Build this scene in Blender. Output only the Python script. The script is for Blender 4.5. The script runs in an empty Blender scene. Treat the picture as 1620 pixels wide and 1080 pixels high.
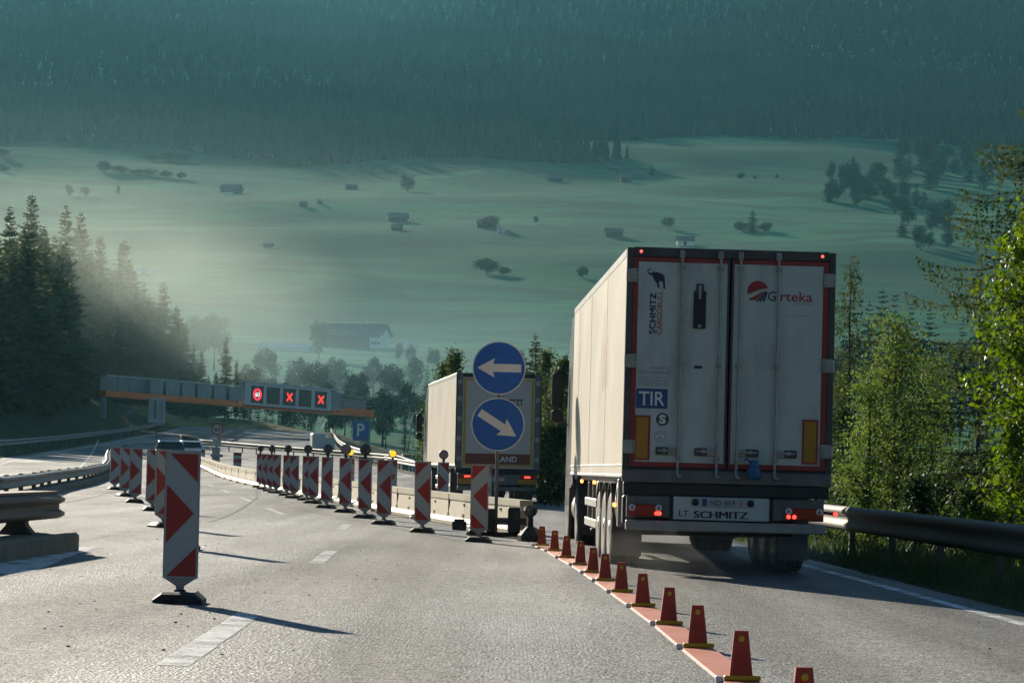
import bpy, math, random
import numpy as np
from mathutils import Vector, Matrix, noise as mnoise

rnd = random.Random(7)
HAZE = 0.000042                   # density of the valley air
scn = bpy.context.scene
COL = scn.collection
PI = math.pi
rad = math.radians

# ------------------------------------------------------------------ camera, sky, sun, exposure
F = 4640.0                       # focal length in pixels of a 1620 px wide frame
CAMZ, PITCH, ROLL = 1.5, rad(2.41), rad(1.2)
cd = bpy.data.cameras.new("camera")
cd.sensor_width, cd.lens = 36.0, F / 1620 * 36.0
cd.clip_start, cd.clip_end = 0.2, 12000
cam = bpy.data.objects.new("camera", cd)
COL.objects.link(cam)
scn.camera = cam
_f = Vector((0, math.cos(PITCH), math.sin(PITCH)))
_u0 = Vector((0, -math.sin(PITCH), math.cos(PITCH)))
_r0 = Vector((1, 0, 0))
_r = _r0 * math.cos(ROLL) + _u0 * math.sin(ROLL)
_u = _u0 * math.cos(ROLL) - _r0 * math.sin(ROLL)
_m = Matrix((( _r.x, _u.x, -_f.x), (_r.y, _u.y, -_f.y), (_r.z, _u.z, -_f.z))).to_4x4()
_m.translation = Vector((0, 0, CAMZ))
cam.matrix_world = _m

SUN_AZ, SUN_EL = rad(25), rad(20)          # left of straight ahead, above the horizon
sun_dir = Vector((-math.sin(SUN_AZ) * math.cos(SUN_EL), math.cos(SUN_AZ) * math.cos(SUN_EL), math.sin(SUN_EL)))
world = bpy.data.worlds.new("World")
scn.world = world
world.use_nodes = True
wn = world.node_tree
sky = wn.nodes.new("ShaderNodeTexSky")
sky.sky_type = 'NISHITA'
sky.sun_disc = False
sky.sun_elevation = SUN_EL
sky.sun_rotation = -SUN_AZ
sky.air_density, sky.dust_density, sky.ozone_density = 0.8, 0.0, 4.0
wn.links.new(sky.outputs[0], wn.nodes["Background"].inputs[0])
wn.nodes["Background"].inputs[1].default_value = 0.05
sl = bpy.data.lights.new("sun", 'SUN')
sl.energy, sl.angle, sl.color = 5.0, rad(0.8), (1.0, 0.90, 0.74)
so = bpy.data.objects.new("sun", sl)
COL.objects.link(so)
so.rotation_euler = sun_dir.to_track_quat('Z', 'Y').to_euler()
scn.view_settings.view_transform = 'Standard'
scn.view_settings.look = 'None'
scn.view_settings.exposure = 1.0
scn.view_settings.gamma = 1.0
scn.cycles.volume_bounces = 1
scn.cycles.transparent_max_bounces = 16
scn.cycles.max_bounces = 8
scn.cycles.sample_clamp_indirect = 6

# ------------------------------------------------------------------ naming and grouping
def tag(o, label=None, cat=None, group=None, kind=None):
    if label: o["label"] = label
    if cat: o["category"] = cat
    if group: o["group"] = group
    if kind: o["kind"] = kind
    return o

def thing(name, label, cat, loc=(0, 0, 0), rz=0.0, group=None):
    o = bpy.data.objects.new(name, None)
    COL.objects.link(o)
    o.empty_display_size = 0.3
    o.location = loc
    o.rotation_euler = (0, 0, rz)
    return tag(o, label, cat, group)

def kids(o):
    return [c for c in bpy.data.objects if c.parent == o]

def copy_tree(o, parent=None, tree=None):
    if tree is None:
        tree = {}
        for c in bpy.data.objects:
            if c.parent: tree.setdefault(c.parent.name, []).append(c)
    c = o.copy()
    COL.objects.link(c)
    c.parent = parent
    for ch in tree.get(o.name, []): copy_tree(ch, c, tree)
    return c

# ------------------------------------------------------------------ mesh builder
class MB:
    def __init__(s): s.v, s.f, s.m, s.s = [], [], [], []
    def add(s, vs, fs, mi=0, smooth=False):
        o = len(s.v)
        s.v += [tuple(p) for p in vs]
        for f in fs:
            s.f.append([i + o for i in f]); s.m.append(mi); s.s.append(smooth)
        return s
    def box(s, x0, x1, y0, y1, z0, z1, mi=0, b=0.0, M=None):
        if x1 < x0: x0, x1 = x1, x0
        if y1 < y0: y0, y1 = y1, y0
        if z1 < z0: z0, z1 = z1, z0
        b = min(b, (x1 - x0) * .45, (y1 - y0) * .45, (z1 - z0) * .45)
        if b <= 0:
            vs = [(x, y, z) for x in (x0, x1) for y in (y0, y1) for z in (z0, z1)]
            fs = [(0, 1, 3, 2), (4, 6, 7, 5), (0, 4, 5, 1), (2, 3, 7, 6), (0, 2, 6, 4), (1, 5, 7, 3)]
        else:
            vs, idx = [], {}
            cx = (x0, x1); cy = (y0, y1); cz = (z0, z1)
            for i in (0, 1):
                for j in (0, 1):
                    for k in (0, 1):
                        sx, sy, sz = (b if i == 0 else -b), (b if j == 0 else -b), (b if k == 0 else -b)
                        idx[i, j, k, 'x'] = len(vs); vs.append((cx[i], cy[j] + sy, cz[k] + sz))
                        idx[i, j, k, 'y'] = len(vs); vs.append((cx[i] + sx, cy[j], cz[k] + sz))
                        idx[i, j, k, 'z'] = len(vs); vs.append((cx[i] + sx, cy[j] + sy, cz[k]))
            g = lambda i, j, k, a: idx[i, j, k, a]
            fs = []
            for i in (0, 1):
                q = [g(i, 0, 0, 'x'), g(i, 1, 0, 'x'), g(i, 1, 1, 'x'), g(i, 0, 1, 'x')]; fs.append(q if i else q[::-1])
                q = [g(0, i, 0, 'y'), g(0, i, 1, 'y'), g(1, i, 1, 'y'), g(1, i, 0, 'y')]; fs.append(q if i else q[::-1])
                q = [g(0, 0, i, 'z'), g(1, 0, i, 'z'), g(1, 1, i, 'z'), g(0, 1, i, 'z')]; fs.append(q if i else q[::-1])
            for i in (0, 1):
                for j in (0, 1):
                    fs.append([g(i, j, 0, 'x'), g(i, j, 1, 'x'), g(i, j, 1, 'y'), g(i, j, 0, 'y')])
                    fs.append([g(i, 0, j, 'x'), g(i, 1, j, 'x'), g(i, 1, j, 'z'), g(i, 0, j, 'z')])
                    fs.append([g(0, i, j, 'y'), g(1, i, j, 'y'), g(1, i, j, 'z'), g(0, i, j, 'z')])
                    for k in (0, 1): fs.append([g(i, j, k, 'x'), g(i, j, k, 'y'), g(i, j, k, 'z')])
        if M is not None: vs = [M @ Vector(p) for p in vs]
        return s.add(vs, fs, mi)
    def cyl(s, p0, p1, r0, r1=None, n=12, mi=0, cap=True, smooth=True):
        p0, p1 = Vector(p0), Vector(p1)
        r1 = r0 if r1 is None else r1
        d = (p1 - p0).normalized()
        a = d.orthogonal().normalized(); c = d.cross(a)
        vs = []
        for p, r in ((p0, r0), (p1, r1)):
            for i in range(n):
                t = 2 * PI * i / n
                vs.append(p + (a * math.cos(t) + c * math.sin(t)) * r)
        s.add(vs, [(i, (i + 1) % n, n + (i + 1) % n, n + i) for i in range(n)], mi, smooth)
        if cap:
            s.add(vs[:n], [tuple(range(n))[::-1]], mi); s.add(vs[n:], [tuple(range(n))], mi)
        return s
    def tube(s, pts, rs, n=6, mi=0, smooth=True):
        pts = [Vector(p) for p in pts]
        if not hasattr(rs, '__len__'): rs = [rs] * len(pts)
        vs = []
        a = None
        for k, p in enumerate(pts):
            d = (pts[min(k + 1, len(pts) - 1)] - pts[max(k - 1, 0)])
            if d.length < 1e-9: d = Vector((0, 0, 1))
            d.normalize()
            a = d.orthogonal().normalized() if a is None else (a - d * a.dot(d)).normalized()
            c = d.cross(a)
            for i in range(n):
                t = 2 * PI * i / n
                vs.append(p + (a * math.cos(t) + c * math.sin(t)) * rs[k])
        fs = []
        for k in range(len(pts) - 1):
            for i in range(n):
                j = (i + 1) % n
                fs.append((k * n + i, k * n + j, (k + 1) * n + j, (k + 1) * n + i))
        fs.append(tuple(range(n))[::-1]); fs.append(tuple(range((len(pts) - 1) * n, len(pts) * n)))
        return s.add(vs, fs, mi, smooth)
    def lathe(s, prof, axis='x', c=(0, 0, 0), n=24, mi=0, smooth=True):
        # prof: (r, t) with t along axis
        vs = []
        for r, t in prof:
            for i in range(n):
                a = 2 * PI * i / n
                p = (t, r * math.cos(a), r * math.sin(a)) if axis == 'x' else ((r * math.cos(a), t, r * math.sin(a)) if axis == 'y' else (r * math.cos(a), r * math.sin(a), t))
                vs.append((p[0] + c[0], p[1] + c[1], p[2] + c[2]))
        fs = []
        for k in range(len(prof) - 1):
            for i in range(n):
                j = (i + 1) % n
                fs.append((k * n + i, k * n + j, (k + 1) * n + j, (k + 1) * n + i))
        s.add(vs, fs, mi, smooth)
        if prof[0][0] > 0: s.add(vs[:n], [tuple(range(n))], mi)
        if prof[-1][0] > 0: s.add(vs[-n:], [tuple(range(n))], mi)
        return s
    def prism(s, poly, y0, y1, mi=0, axis='y'):
        # polygon in (x,z) pushed along y (or (y,z) along x, or (x,y) along z)
        def P(p, t): return (p[0], t, p[1]) if axis == 'y' else ((t, p[0], p[1]) if axis == 'x' else (p[0], p[1], t))
        n = len(poly)
        vs = [P(p, y0) for p in poly] + [P(p, y1) for p in poly]
        fs = [tuple(range(n)), tuple(range(n, 2 * n))[::-1]] + [(i, i + n, (i + 1) % n + n, (i + 1) % n) for i in range(n)]
        return s.add(vs, fs, mi)
    def disc(s, cx, cz, r, y0, y1, n=28, mi=0, r_in=0):
        if r_in:
            vs = []
            for y in (y0, y1):
                for q in (r_in, r):
                    vs += [(cx + q * math.cos(2 * PI * i / n), y, cz + q * math.sin(2 * PI * i / n)) for i in range(n)]
            fs = []
            for i in range(n):
                j = (i + 1) % n
                fs += [(i, j, n + j, n + i), (2 * n + i, 3 * n + i, 3 * n + j, 2 * n + j), (n + i, n + j, 3 * n + j, 3 * n + i), (i, 2 * n + i, 2 * n + j, j)]
            return s.add(vs, fs, mi)
        return s.prism([(cx + r * math.cos(2 * PI * i / n), cz + r * math.sin(2 * PI * i / n)) for i in range(n)], y0, y1, mi)
    def text(s, body, x, z, h, y, mi=0, w=None, vert=False, M=None, bold=0.0, align='L'):
        vs, fs = text_geo(body, bold)
        if not vs: return s
        xs = [p[0] for p in vs]; ys = [p[1] for p in vs]
        x0, x1, y0, y1 = min(xs), max(xs), min(ys), max(ys)
        k = h / (y1 - y0)
        kx = k if w is None else w / (x1 - x0)
        off = 0 if align == 'L' else -(x1 - x0) * kx / 2
        out = []
        for p in vs:
            a, b = (p[0] - x0) * kx + off, (p[1] - y0) * k
            q = Vector((x - b, y, z + a)) if vert else Vector((x + a, y, z + b))
            out.append(M @ q if M is not None else q)
        return s.add(out, fs, mi)
    def build(s, name, mats, parent=None, loc=None):
        me = bpy.data.meshes.new(name)
        me.from_pydata(s.v, [], s.f)
        if not isinstance(mats, (list, tuple)): mats = [mats]
        for m in mats: me.materials.append(m)
        me.polygons.foreach_set("material_index", s.m)
        me.polygons.foreach_set("use_smooth", s.s)
        me.update()
        o = bpy.data.objects.new(name, me)
        COL.objects.link(o)
        if parent is not None: o.parent = parent
        if loc is not None: o.location = loc
        return o

_txt = {}
def text_geo(body, bold):
    if (body, bold) not in _txt:
        cu = bpy.data.curves.new("t", 'FONT')
        cu.body = body; cu.offset = bold; cu.resolution_u = 3; cu.fill_mode = 'FRONT'
        o = bpy.data.objects.new("t", cu)
        COL.objects.link(o)
        dg = bpy.context.evaluated_depsgraph_get()
        me = bpy.data.meshes.new_from_object(o.evaluated_get(dg))
        _txt[body, bold] = ([tuple(v.co) for v in me.vertices], [tuple(p.vertices) for p in me.polygons])
        bpy.data.objects.remove(o); bpy.data.curves.remove(cu); bpy.data.meshes.remove(me)
    return _txt[body, bold]

def mesh_np(name, V, Fc, mats, mi=None, smooth=False, parent=None):
    """big meshes of equal-sided faces from numpy arrays"""
    me = bpy.data.meshes.new(name)
    n, k = Fc.shape
    me.vertices.add(len(V)); me.vertices.foreach_set("co", V.astype(np.float32).ravel())
    me.loops.add(n * k); me.loops.foreach_set("vertex_index", Fc.astype(np.int32).ravel())
    me.polygons.add(n)
    me.polygons.foreach_set("loop_start", np.arange(0, n * k, k, dtype=np.int32))
    me.polygons.foreach_set("loop_total", np.full(n, k, dtype=np.int32))
    for m in (mats if isinstance(mats, (list, tuple)) else [mats]): me.materials.append(m)
    if mi is not None: me.polygons.foreach_set("material_index", mi.astype(np.int32))
    me.polygons.foreach_set("use_smooth", np.full(n, smooth, dtype=bool))
    me.update(calc_edges=True)
    o = bpy.data.objects.new(name, me)
    COL.objects.link(o)
    if parent is not None: o.parent = parent
    return o

# ------------------------------------------------------------------ materials
def nodes_of(name):
    m = bpy.data.materials.new(name)
    m.use_nodes = True
    nt = m.node_tree
    return m, nt, nt.nodes["Principled BSDF"]

def mat(name, col, rough=0.5, metal=0.0, var=0.15, scale=3.0, bump=0.0, bscale=60.0, dirt=None, emit=None, estr=0.0, coat=0.0, stretch=(1, 1, 1), rvar=0.1, spec=0.5):
    m, nt, b = nodes_of(name)
    N, Lk = nt.nodes.new, nt.links.new
    tc = N("ShaderNodeTexCoord"); mp = N("ShaderNodeMapping")
    mp.inputs["Scale"].default_value = stretch
    Lk(tc.outputs["Object"], mp.inputs[0])
    nz = N("ShaderNodeTexNoise"); nz.inputs["Scale"].default_value = scale; nz.inputs["Detail"].default_value = 6
    Lk(mp.outputs[0], nz.inputs["Vector"])
    cr = N("ShaderNodeMapRange")
    cr.inputs[1].default_value, cr.inputs[2].default_value = 0.3, 0.7
    cr.inputs[3].default_value, cr.inputs[4].default_value = 1 - var, 1 + var
    Lk(nz.outputs[0], cr.inputs[0])
    mx = N("ShaderNodeMix"); mx.data_type = 'RGBA'; mx.blend_type = 'MULTIPLY'
    mx.inputs[0].default_value = 1.0
    mx.inputs[6].default_value = (*col, 1)
    Lk(cr.outputs[0], mx.inputs[7])
    out = mx.outputs[2]
    if dirt:
        dcol, dscale, damt = dirt
        n2 = N("ShaderNodeTexNoise"); n2.inputs["Scale"].default_value = dscale; n2.inputs["Detail"].default_value = 8; n2.inputs["Roughness"].default_value = .65
        Lk(mp.outputs[0], n2.inputs["Vector"])
        r2 = N("ShaderNodeMapRange"); r2.inputs[1].default_value, r2.inputs[2].default_value = .45, .75
        r2.inputs[3].default_value, r2.inputs[4].default_value = 0, damt
        Lk(n2.outputs[0], r2.inputs[0])
        m2 = N("ShaderNodeMix"); m2.data_type = 'RGBA'
        Lk(r2.outputs[0], m2.inputs[0]); Lk(out, m2.inputs[6]); m2.inputs[7].default_value = (*dcol, 1)
        out = m2.outputs[2]
    Lk(out, b.inputs["Base Color"])
    rr = N("ShaderNodeMapRange"); rr.inputs[3].default_value, rr.inputs[4].default_value = max(0.02, rough - rvar), min(1, rough + rvar)
    Lk(nz.outputs[0], rr.inputs[0]); Lk(rr.outputs[0], b.inputs["Roughness"])
    b.inputs["Metallic"].default_value = metal
    b.inputs["Specular IOR Level"].default_value = spec
    if coat: b.inputs["Coat Weight"].default_value = coat
    if bump:
        n3 = N("ShaderNodeTexNoise"); n3.inputs["Scale"].default_value = bscale; n3.inputs["Detail"].default_value = 4
        Lk(tc.outputs["Object"], n3.inputs["Vector"])
        bp = N("ShaderNodeBump"); bp.inputs["Strength"].default_value = bump; bp.inputs["Distance"].default_value = 0.02
        Lk(n3.outputs[0], bp.inputs["Height"]); Lk(bp.outputs[0], b.inputs["Normal"])
    if emit:
        b.inputs["Emission Color"].default_value = (*emit, 1)
        b.inputs["Emission Strength"].default_value = estr
    return m

def leaf_mat(name, c1, c2, trans=0.4, rough=0.45, scale=0.8, spec=0.4):
    m, nt, b = nodes_of(name)
    N, Lk = nt.nodes.new, nt.links.new
    tc = N("ShaderNodeTexCoord")
    nz = N("ShaderNodeTexNoise"); nz.inputs["Scale"].default_value = scale; nz.inputs["Detail"].default_value = 5
    Lk(tc.outputs["Object"], nz.inputs["Vector"])
    mr = N("ShaderNodeMapRange"); mr.inputs[1].default_value, mr.inputs[2].default_value = .35, .65
    Lk(nz.outputs[0], mr.inputs[0])
    mx = N("ShaderNodeMix"); mx.data_type = 'RGBA'
    Lk(mr.outputs[0], mx.inputs[0]); mx.inputs[6].default_value = (*c1, 1); mx.inputs[7].default_value = (*c2, 1)
    Lk(mx.outputs[2], b.inputs["Base Color"])
    b.inputs["Roughness"].default_value = rough
    b.inputs["Specular IOR Level"].default_value = spec
    tr = N("ShaderNodeBsdfTranslucent")
    hs = N("ShaderNodeHueSaturation"); hs.inputs["Saturation"].default_value = 1.15; hs.inputs["Value"].default_value = 1.6
    hs.inputs["Hue"].default_value = 0.485
    Lk(mx.outputs[2], hs.inputs["Color"]); Lk(hs.outputs[0], tr.inputs[0])
    ms = N("ShaderNodeMixShader"); ms.inputs[0].default_value = trans
    Lk(b.outputs[0], ms.inputs[1]); Lk(tr.outputs[0], ms.inputs[2])
    Lk(ms.outputs[0], nt.nodes["Material Output"].inputs[0])
    return m

def asphalt_mat():
    m, nt, b = nodes_of("asphalt")
    N, Lk = nt.nodes.new, nt.links.new
    tc = N("ShaderNodeTexCoord")
    def noise(sc, det, stretch=None, ro=.5):
        n = N("ShaderNodeTexNoise"); n.inputs["Scale"].default_value = sc; n.inputs["Detail"].default_value = det; n.inputs["Roughness"].default_value = ro
        if stretch:
            mp = N("ShaderNodeMapping"); mp.inputs["Scale"].default_value = stretch
            Lk(tc.outputs["Object"], mp.inputs[0]); Lk(mp.outputs[0], n.inputs["Vector"])
        else: Lk(tc.outputs["Object"], n.inputs["Vector"])
        return n
    def rng(src, a, b_, c, d):
        r = N("ShaderNodeMapRange"); r.inputs[1].default_value, r.inputs[2].default_value, r.inputs[3].default_value, r.inputs[4].default_value = a, b_, c, d
        Lk(src, r.inputs[0]); return r.outputs[0]
    vo = N("ShaderNodeTexVoronoi"); vo.inputs["Scale"].default_value = 38
    Lk(tc.outputs["Object"], vo.inputs["Vector"])
    sep = N("ShaderNodeSeparateColor"); Lk(vo.outputs["Color"], sep.inputs[0])
    g = rng(sep.outputs[0], 0, 1, .12, 2.1)                 # every stone of the chippings has its own grey
    big = noise(.22, 5, (1, .25, 1)); b1 = rng(big.outputs[0], .32, .68, .5, 1.35)
    trk = noise(1.1, 3, (1, .03, 1)); t1 = rng(trk.outputs[0], .35, .65, .62, 1.2)
    mu = N("ShaderNodeMath"); mu.operation = 'MULTIPLY'; Lk(g, mu.inputs[0]); Lk(b1, mu.inputs[1])
    mu2 = N("ShaderNodeMath"); mu2.operation = 'MULTIPLY'; Lk(mu.outputs[0], mu2.inputs[0]); Lk(t1, mu2.inputs[1])
    mx = N("ShaderNodeMix"); mx.data_type = 'RGBA'; mx.blend_type = 'MULTIPLY'; mx.inputs[0].default_value = 1
    mx.inputs[6].default_value = (.142, .138, .128, 1); Lk(mu2.outputs[0], mx.inputs[7])
    Lk(mx.outputs[2], b.inputs["Base Color"])
    wet = noise(.35, 6, (1, .2, 1), .6)
    Lk(rng(wet.outputs[0], .38, .62, .80, .50), b.inputs["Roughness"])
    bp = N("ShaderNodeBump"); bp.inputs["Strength"].default_value = .75; bp.inputs["Distance"].default_value = .016
    ad = N("ShaderNodeMath"); ad.operation = 'ADD'; f2 = noise(90, 3)
    Lk(vo.outputs["Distance"], ad.inputs[0]); Lk(f2.outputs[0], ad.inputs[1])
    Lk(ad.outputs[0], bp.inputs["Height"]); Lk(bp.outputs[0], b.inputs["Normal"])
    ms = N("ShaderNodeMath"); ms.operation = 'MULTIPLY'; Lk(rng(sep.outputs[1], 0, 1, .05, 1.0), ms.inputs[0]); m3 = N("ShaderNodeMath"); m3.operation = 'MULTIPLY'; Lk(b1, m3.inputs[0]); Lk(t1, m3.inputs[1]); Lk(m3.outputs[0], ms.inputs[1])
    Lk(ms.outputs[0], b.inputs["Specular IOR Level"])
    return m

def paint_mat():
    m = mat('road_paint', (.66, .67, .66), .55, var=.2, scale=9, bump=.3, bscale=60)
    nt = m.node_tree; N, Lk = nt.nodes.new, nt.links.new
    tc = N("ShaderNodeTexCoord"); n1 = N("ShaderNodeTexNoise"); n1.inputs["Scale"].default_value = 38; n1.inputs["Detail"].default_value = 4; n1.inputs["Roughness"].default_value = .7
    n2 = N("ShaderNodeTexNoise"); n2.inputs["Scale"].default_value = 2.5; n2.inputs["Detail"].default_value = 4
    for q in (n1, n2): Lk(tc.outputs["Object"], q.inputs["Vector"])
    ad = N("ShaderNodeMath"); ad.operation = 'ADD'; Lk(n1.outputs[0], ad.inputs[0]); Lk(n2.outputs[0], ad.inputs[1])
    mr = N("ShaderNodeMapRange"); mr.inputs[1].default_value, mr.inputs[2].default_value, mr.inputs[3].default_value, mr.inputs[4].default_value = .94, 1.26, .85, 0; Lk(ad.outputs[0], mr.inputs[0])
    Lk(mr.outputs[0], nt.nodes["Principled BSDF"].inputs["Alpha"])
    return m

def terrain_mat():
    m, nt, b = nodes_of("meadow_and_soil")
    N, Lk = nt.nodes.new, nt.links.new
    tc = N("ShaderNodeTexCoord")
    def noise(sc, det, st=(1, 1, 1), ro=.55):
        mp = N("ShaderNodeMapping"); mp.inputs["Scale"].default_value = st
        Lk(tc.outputs["Object"], mp.inputs[0])
        n = N("ShaderNodeTexNoise"); n.inputs["Scale"].default_value = sc; n.inputs["Detail"].default_value = det; n.inputs["Roughness"].default_value = ro
        Lk(mp.outputs[0], n.inputs["Vector"]); return n.outputs[0]
    def rng(src, a, b_, c, d):
        r = N("ShaderNodeMapRange"); r.inputs[1].default_value, r.inputs[2].default_value, r.inputs[3].default_value, r.inputs[4].default_value = a, b_, c, d
        Lk(src, r.inputs[0]); return r.outputs[0]
    def mix(f, a, b_, mode='MIX'):
        x = N("ShaderNodeMix"); x.data_type = 'RGBA'; x.blend_type = mode
        if isinstance(f, float): x.inputs[0].default_value = f
        else: Lk(f, x.inputs[0])
        for k, s in ((6, a), (7, b_)):
            if isinstance(s, tuple): x.inputs[k].default_value = (*s, 1)
            else: Lk(s, x.inputs[k])
        return x.outputs[2]
    # hay fields: cells stretched along the slope, each mown at a different time
    mp = N("ShaderNodeMapping"); mp.inputs["Scale"].default_value = (1 / 210, 1 / 110, 0); mp.inputs["Rotation"].default_value = (0, 0, .25)
    Lk(tc.outputs["Object"], mp.inputs[0])
    wob = N("ShaderNodeTexNoise"); wob.inputs["Scale"].default_value = 1.6; wob.inputs["Detail"].default_value = 4
    Lk(mp.outputs[0], wob.inputs["Vector"])
    wm = N("ShaderNodeVectorMath"); wm.operation = 'MULTIPLY_ADD'; Lk(wob.outputs["Color"], wm.inputs[0]); wm.inputs[1].default_value = (.7, .7, 0); Lk(mp.outputs[0], wm.inputs[2])
    vo = N("ShaderNodeTexVoronoi"); Lk(wm.outputs[0], vo.inputs["Vector"]); vo.inputs["Scale"].default_value = 1
    sep = N("ShaderNodeSeparateColor"); Lk(vo.outputs["Color"], sep.inputs[0])
    fld = mix(sep.outputs[0], (.016, .150, .072), (.062, .310, .130))
    n1 = noise(.012, 6, (1, 2.2, 0))
    fld = mix(rng(n1, .48, .60, 0, .75), fld, (.024, .110, .066))
    n2 = noise(.05, 7, (.35, 2.4, 0), .65)
    fld = mix(rng(n2, .52, .66, 0, .8), fld, (.030, .085, .055))
    n3 = noise(.9, 6)
    fld = mix(rng(n3, .4, .7, 0, .4), fld, (.030, .070, .042))
    # verge and forest floor near the road: darker, browner
    n4 = noise(.25, 6)
    near = mix(rng(n4, .35, .68, 0, 1), (.028, .045, .018), (.062, .060, .034))
    sx = N("ShaderNodeSeparateXYZ"); Lk(tc.outputs["Object"], sx.inputs[0])
    col = mix(rng(sx.outputs[1], 455, 560, 0, 1), near, fld)
    # dry pale grass on the embankment behind the far bend
    n5 = noise(.35, 5, (1, .5, 1))
    band = N("ShaderNodeMath"); band.operation = 'MULTIPLY'
    Lk(rng(sx.outputs[1], 452, 470, 0, 1), band.inputs[0]); Lk(rng(sx.outputs[1], 505, 540, 1, 0), band.inputs[1])
    b2 = N("ShaderNodeMath"); b2.operation = 'MULTIPLY'; Lk(band.outputs[0], b2.inputs[0]); Lk(rng(n5, .4, .55, .2, 1), b2.inputs[1])
    col = mix(b2.outputs[0], col, (.30, .25, .10))
    Lk(col, b.inputs["Base Color"])
    b.inputs["Roughness"].default_value = .95
    b.inputs["Specular IOR Level"].default_value = .1
    bp = N("ShaderNodeBump"); bp.inputs["Strength"].default_value = .6; bp.inputs["Distance"].default_value = .3
    Lk(noise(1.5, 6), bp.inputs["Height"]); Lk(bp.outputs[0], b.inputs["Normal"])
    return m

M = {}
M['asphalt'] = asphalt_mat()
M['terrain'] = terrain_mat()
M['paint'] = paint_mat()
M['tar'] = mat('tar_seam', (.025, .025, .025), .5, var=.3)
M['concrete'] = mat('concrete', (.13, .125, .09), .85, var=.25, scale=4, bump=.4, bscale=40, dirt=((.07, .075, .05), 2.2, .8))
M['steel'] = mat('galvanised_steel', (.17, .165, .145), .5, .5, var=.25, scale=6, dirt=((.10, .085, .07), 3, .75), stretch=(1, .3, 1))
M['rail_dark'] = mat('weathered_steel', (.075, .066, .052), .7, .1, var=.25, scale=5, dirt=((.06, .055, .045), 2.5, .8), stretch=(1, .25, 1))
M['barrier'] = mat('galvanised_barrier', (.46, .40, .28), .55, .15, var=.15, scale=3, dirt=((.22, .18, .12), 3, .7))
M['white_sheet'] = mat('reflective_white', (.37, .40, .39), .45, var=.07, scale=4, dirt=((.33, .32, .29), 4, .5))
M['red_sheet'] = mat('reflective_red', (.36, .024, .020), .42, var=.12, scale=4, dirt=((.22, .07, .05), 4, .5))
M['grey_back'] = mat('sign_back_grey', (.30, .31, .31), .5, .4, var=.12)
M['rubber'] = mat('black_rubber', (.016, .016, .016), .7, var=.4, scale=8, dirt=((.09, .085, .075), 5, .6), bump=.3)
M['orange'] = mat('bollard_orange', (.36, .042, .022), .5, var=.15, scale=8, dirt=((.16, .05, .03), 7, .6))
M['kerb_orange'] = mat('separator_orange', (.52, .14, .07), .55, var=.15, scale=5, dirt=((.40, .17, .10), 5, .7))
M['yellow'] = mat('yellow_reflector', (.60, .36, .02), .4, var=.1)
M['white'] = mat('white_paint', (.75, .75, .72), .4, var=.06, dirt=((.5, .47, .4), 4, .4))
M['blue'] = mat('sign_blue', (.004, .105, .42), .38, var=.08, dirt=((.02, .12, .34), 6, .4))
M['arrow'] = mat('sign_white', (.72, .69, .62), .45, var=.06)
M['dark'] = mat('dark_plastic', (.018, .019, .019), .5, var=.3, scale=6)
M['frame_dark'] = mat('dark_frame', (.055, .053, .048), .55, var=.25, scale=4, dirt=((.12, .11, .09), 3, .6))
M['trailer_side'] = mat('trailer_side_panel', (.57, .515, .415), .42, var=.06, scale=1.2, dirt=((.44, .34, .23), 1.3, .75), stretch=(1, .35, .4))
M['door'] = mat('trailer_door_panel', (.50, .56, .49), .4, var=.08, scale=1.5, dirt=((.22, .215, .185), 1.6, .85), stretch=(1, 1, .3))
M['gasket_red'] = mat('door_edge_red', (.28, .030, .028), .5, var=.2, scale=6)
M['alu'] = mat('aluminium', (.34, .34, .31), .45, .4, var=.15, scale=5, dirt=((.30, .27, .22), 3, .6))
M['alu_grey'] = mat('grey_metal', (.15, .15, .145), .5, .4, var=.2, scale=5, dirt=((.12, .11, .09), 3, .7))
M['steel_bar'] = mat('zinc_bar', (.30, .31, .29), .4, .5, var=.2, scale=9)
M['tyre'] = mat('tyre_rubber', (.030, .029, .027), .75, var=.35, scale=8, dirt=((.13, .115, .09), 4, .7), bump=.4, bscale=25)
M['hub'] = mat('wheel_metal', (.40, .39, .36), .45, .7, var=.2, scale=7, dirt=((.12, .10, .08), 4, .7))
M['flap'] = mat('mud_flap', (.06, .056, .05), .7, var=.3, scale=4, dirt=((.13, .11, .09), 3, .7))
M['lens_red'] = mat('red_lens', (.34, .012, .010), .2, var=.1, coat=.5)
M['lens_lit'] = mat('red_lamp_lit', (.6, .02, .015), .3, emit=(1, .05, .03), estr=1.7)
M['lens_marker'] = mat('small_marker_lit', (.6, .05, .03), .3, emit=(1, .10, .06), estr=1.4)
M['lens_amber'] = mat('amber_marker_lit', (.7, .25, .02), .3, emit=(1, .28, .05), estr=3.0)
M['lens_amber_off'] = mat('amber_lens', (.55, .25, .02), .3)
M['lens_white'] = mat('clear_lens', (.55, .55, .52), .2, coat=.5)
M['navy'] = mat('navy_print', (.018, .024, .060), .5)
M['smear'] = mat('faded_red_smear', (.60, .42, .32), .5, var=.2, scale=2)
M['black'] = mat('black_print', (.015, .015, .016), .5)
M['red_print'] = mat('red_print', (.34, .022, .026), .5)
M['green_print'] = mat('green_print', (.012, .085, .050), .5)
M['grey_print'] = mat('grey_print', (.22, .24, .24), .5)
M['tir'] = mat('plate_blue', (.016, .075, .20), .45, var=.15)
M['orange_refl'] = mat('amber_reflective_plate', (.42, .20, .012), .4, var=.12)
M['bag'] = mat('blue_plastic', (.010, .115, .26), .5, var=.25, scale=9)
M['curtain_grey'] = mat('grey_tarpaulin', (.54, .50, .44), .55, var=.12, scale=2, dirt=((.28, .26, .22), 2, .5))
M['yellow_trim'] = mat('yellow_trim', (.50, .30, .03), .5, var=.15)
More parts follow.
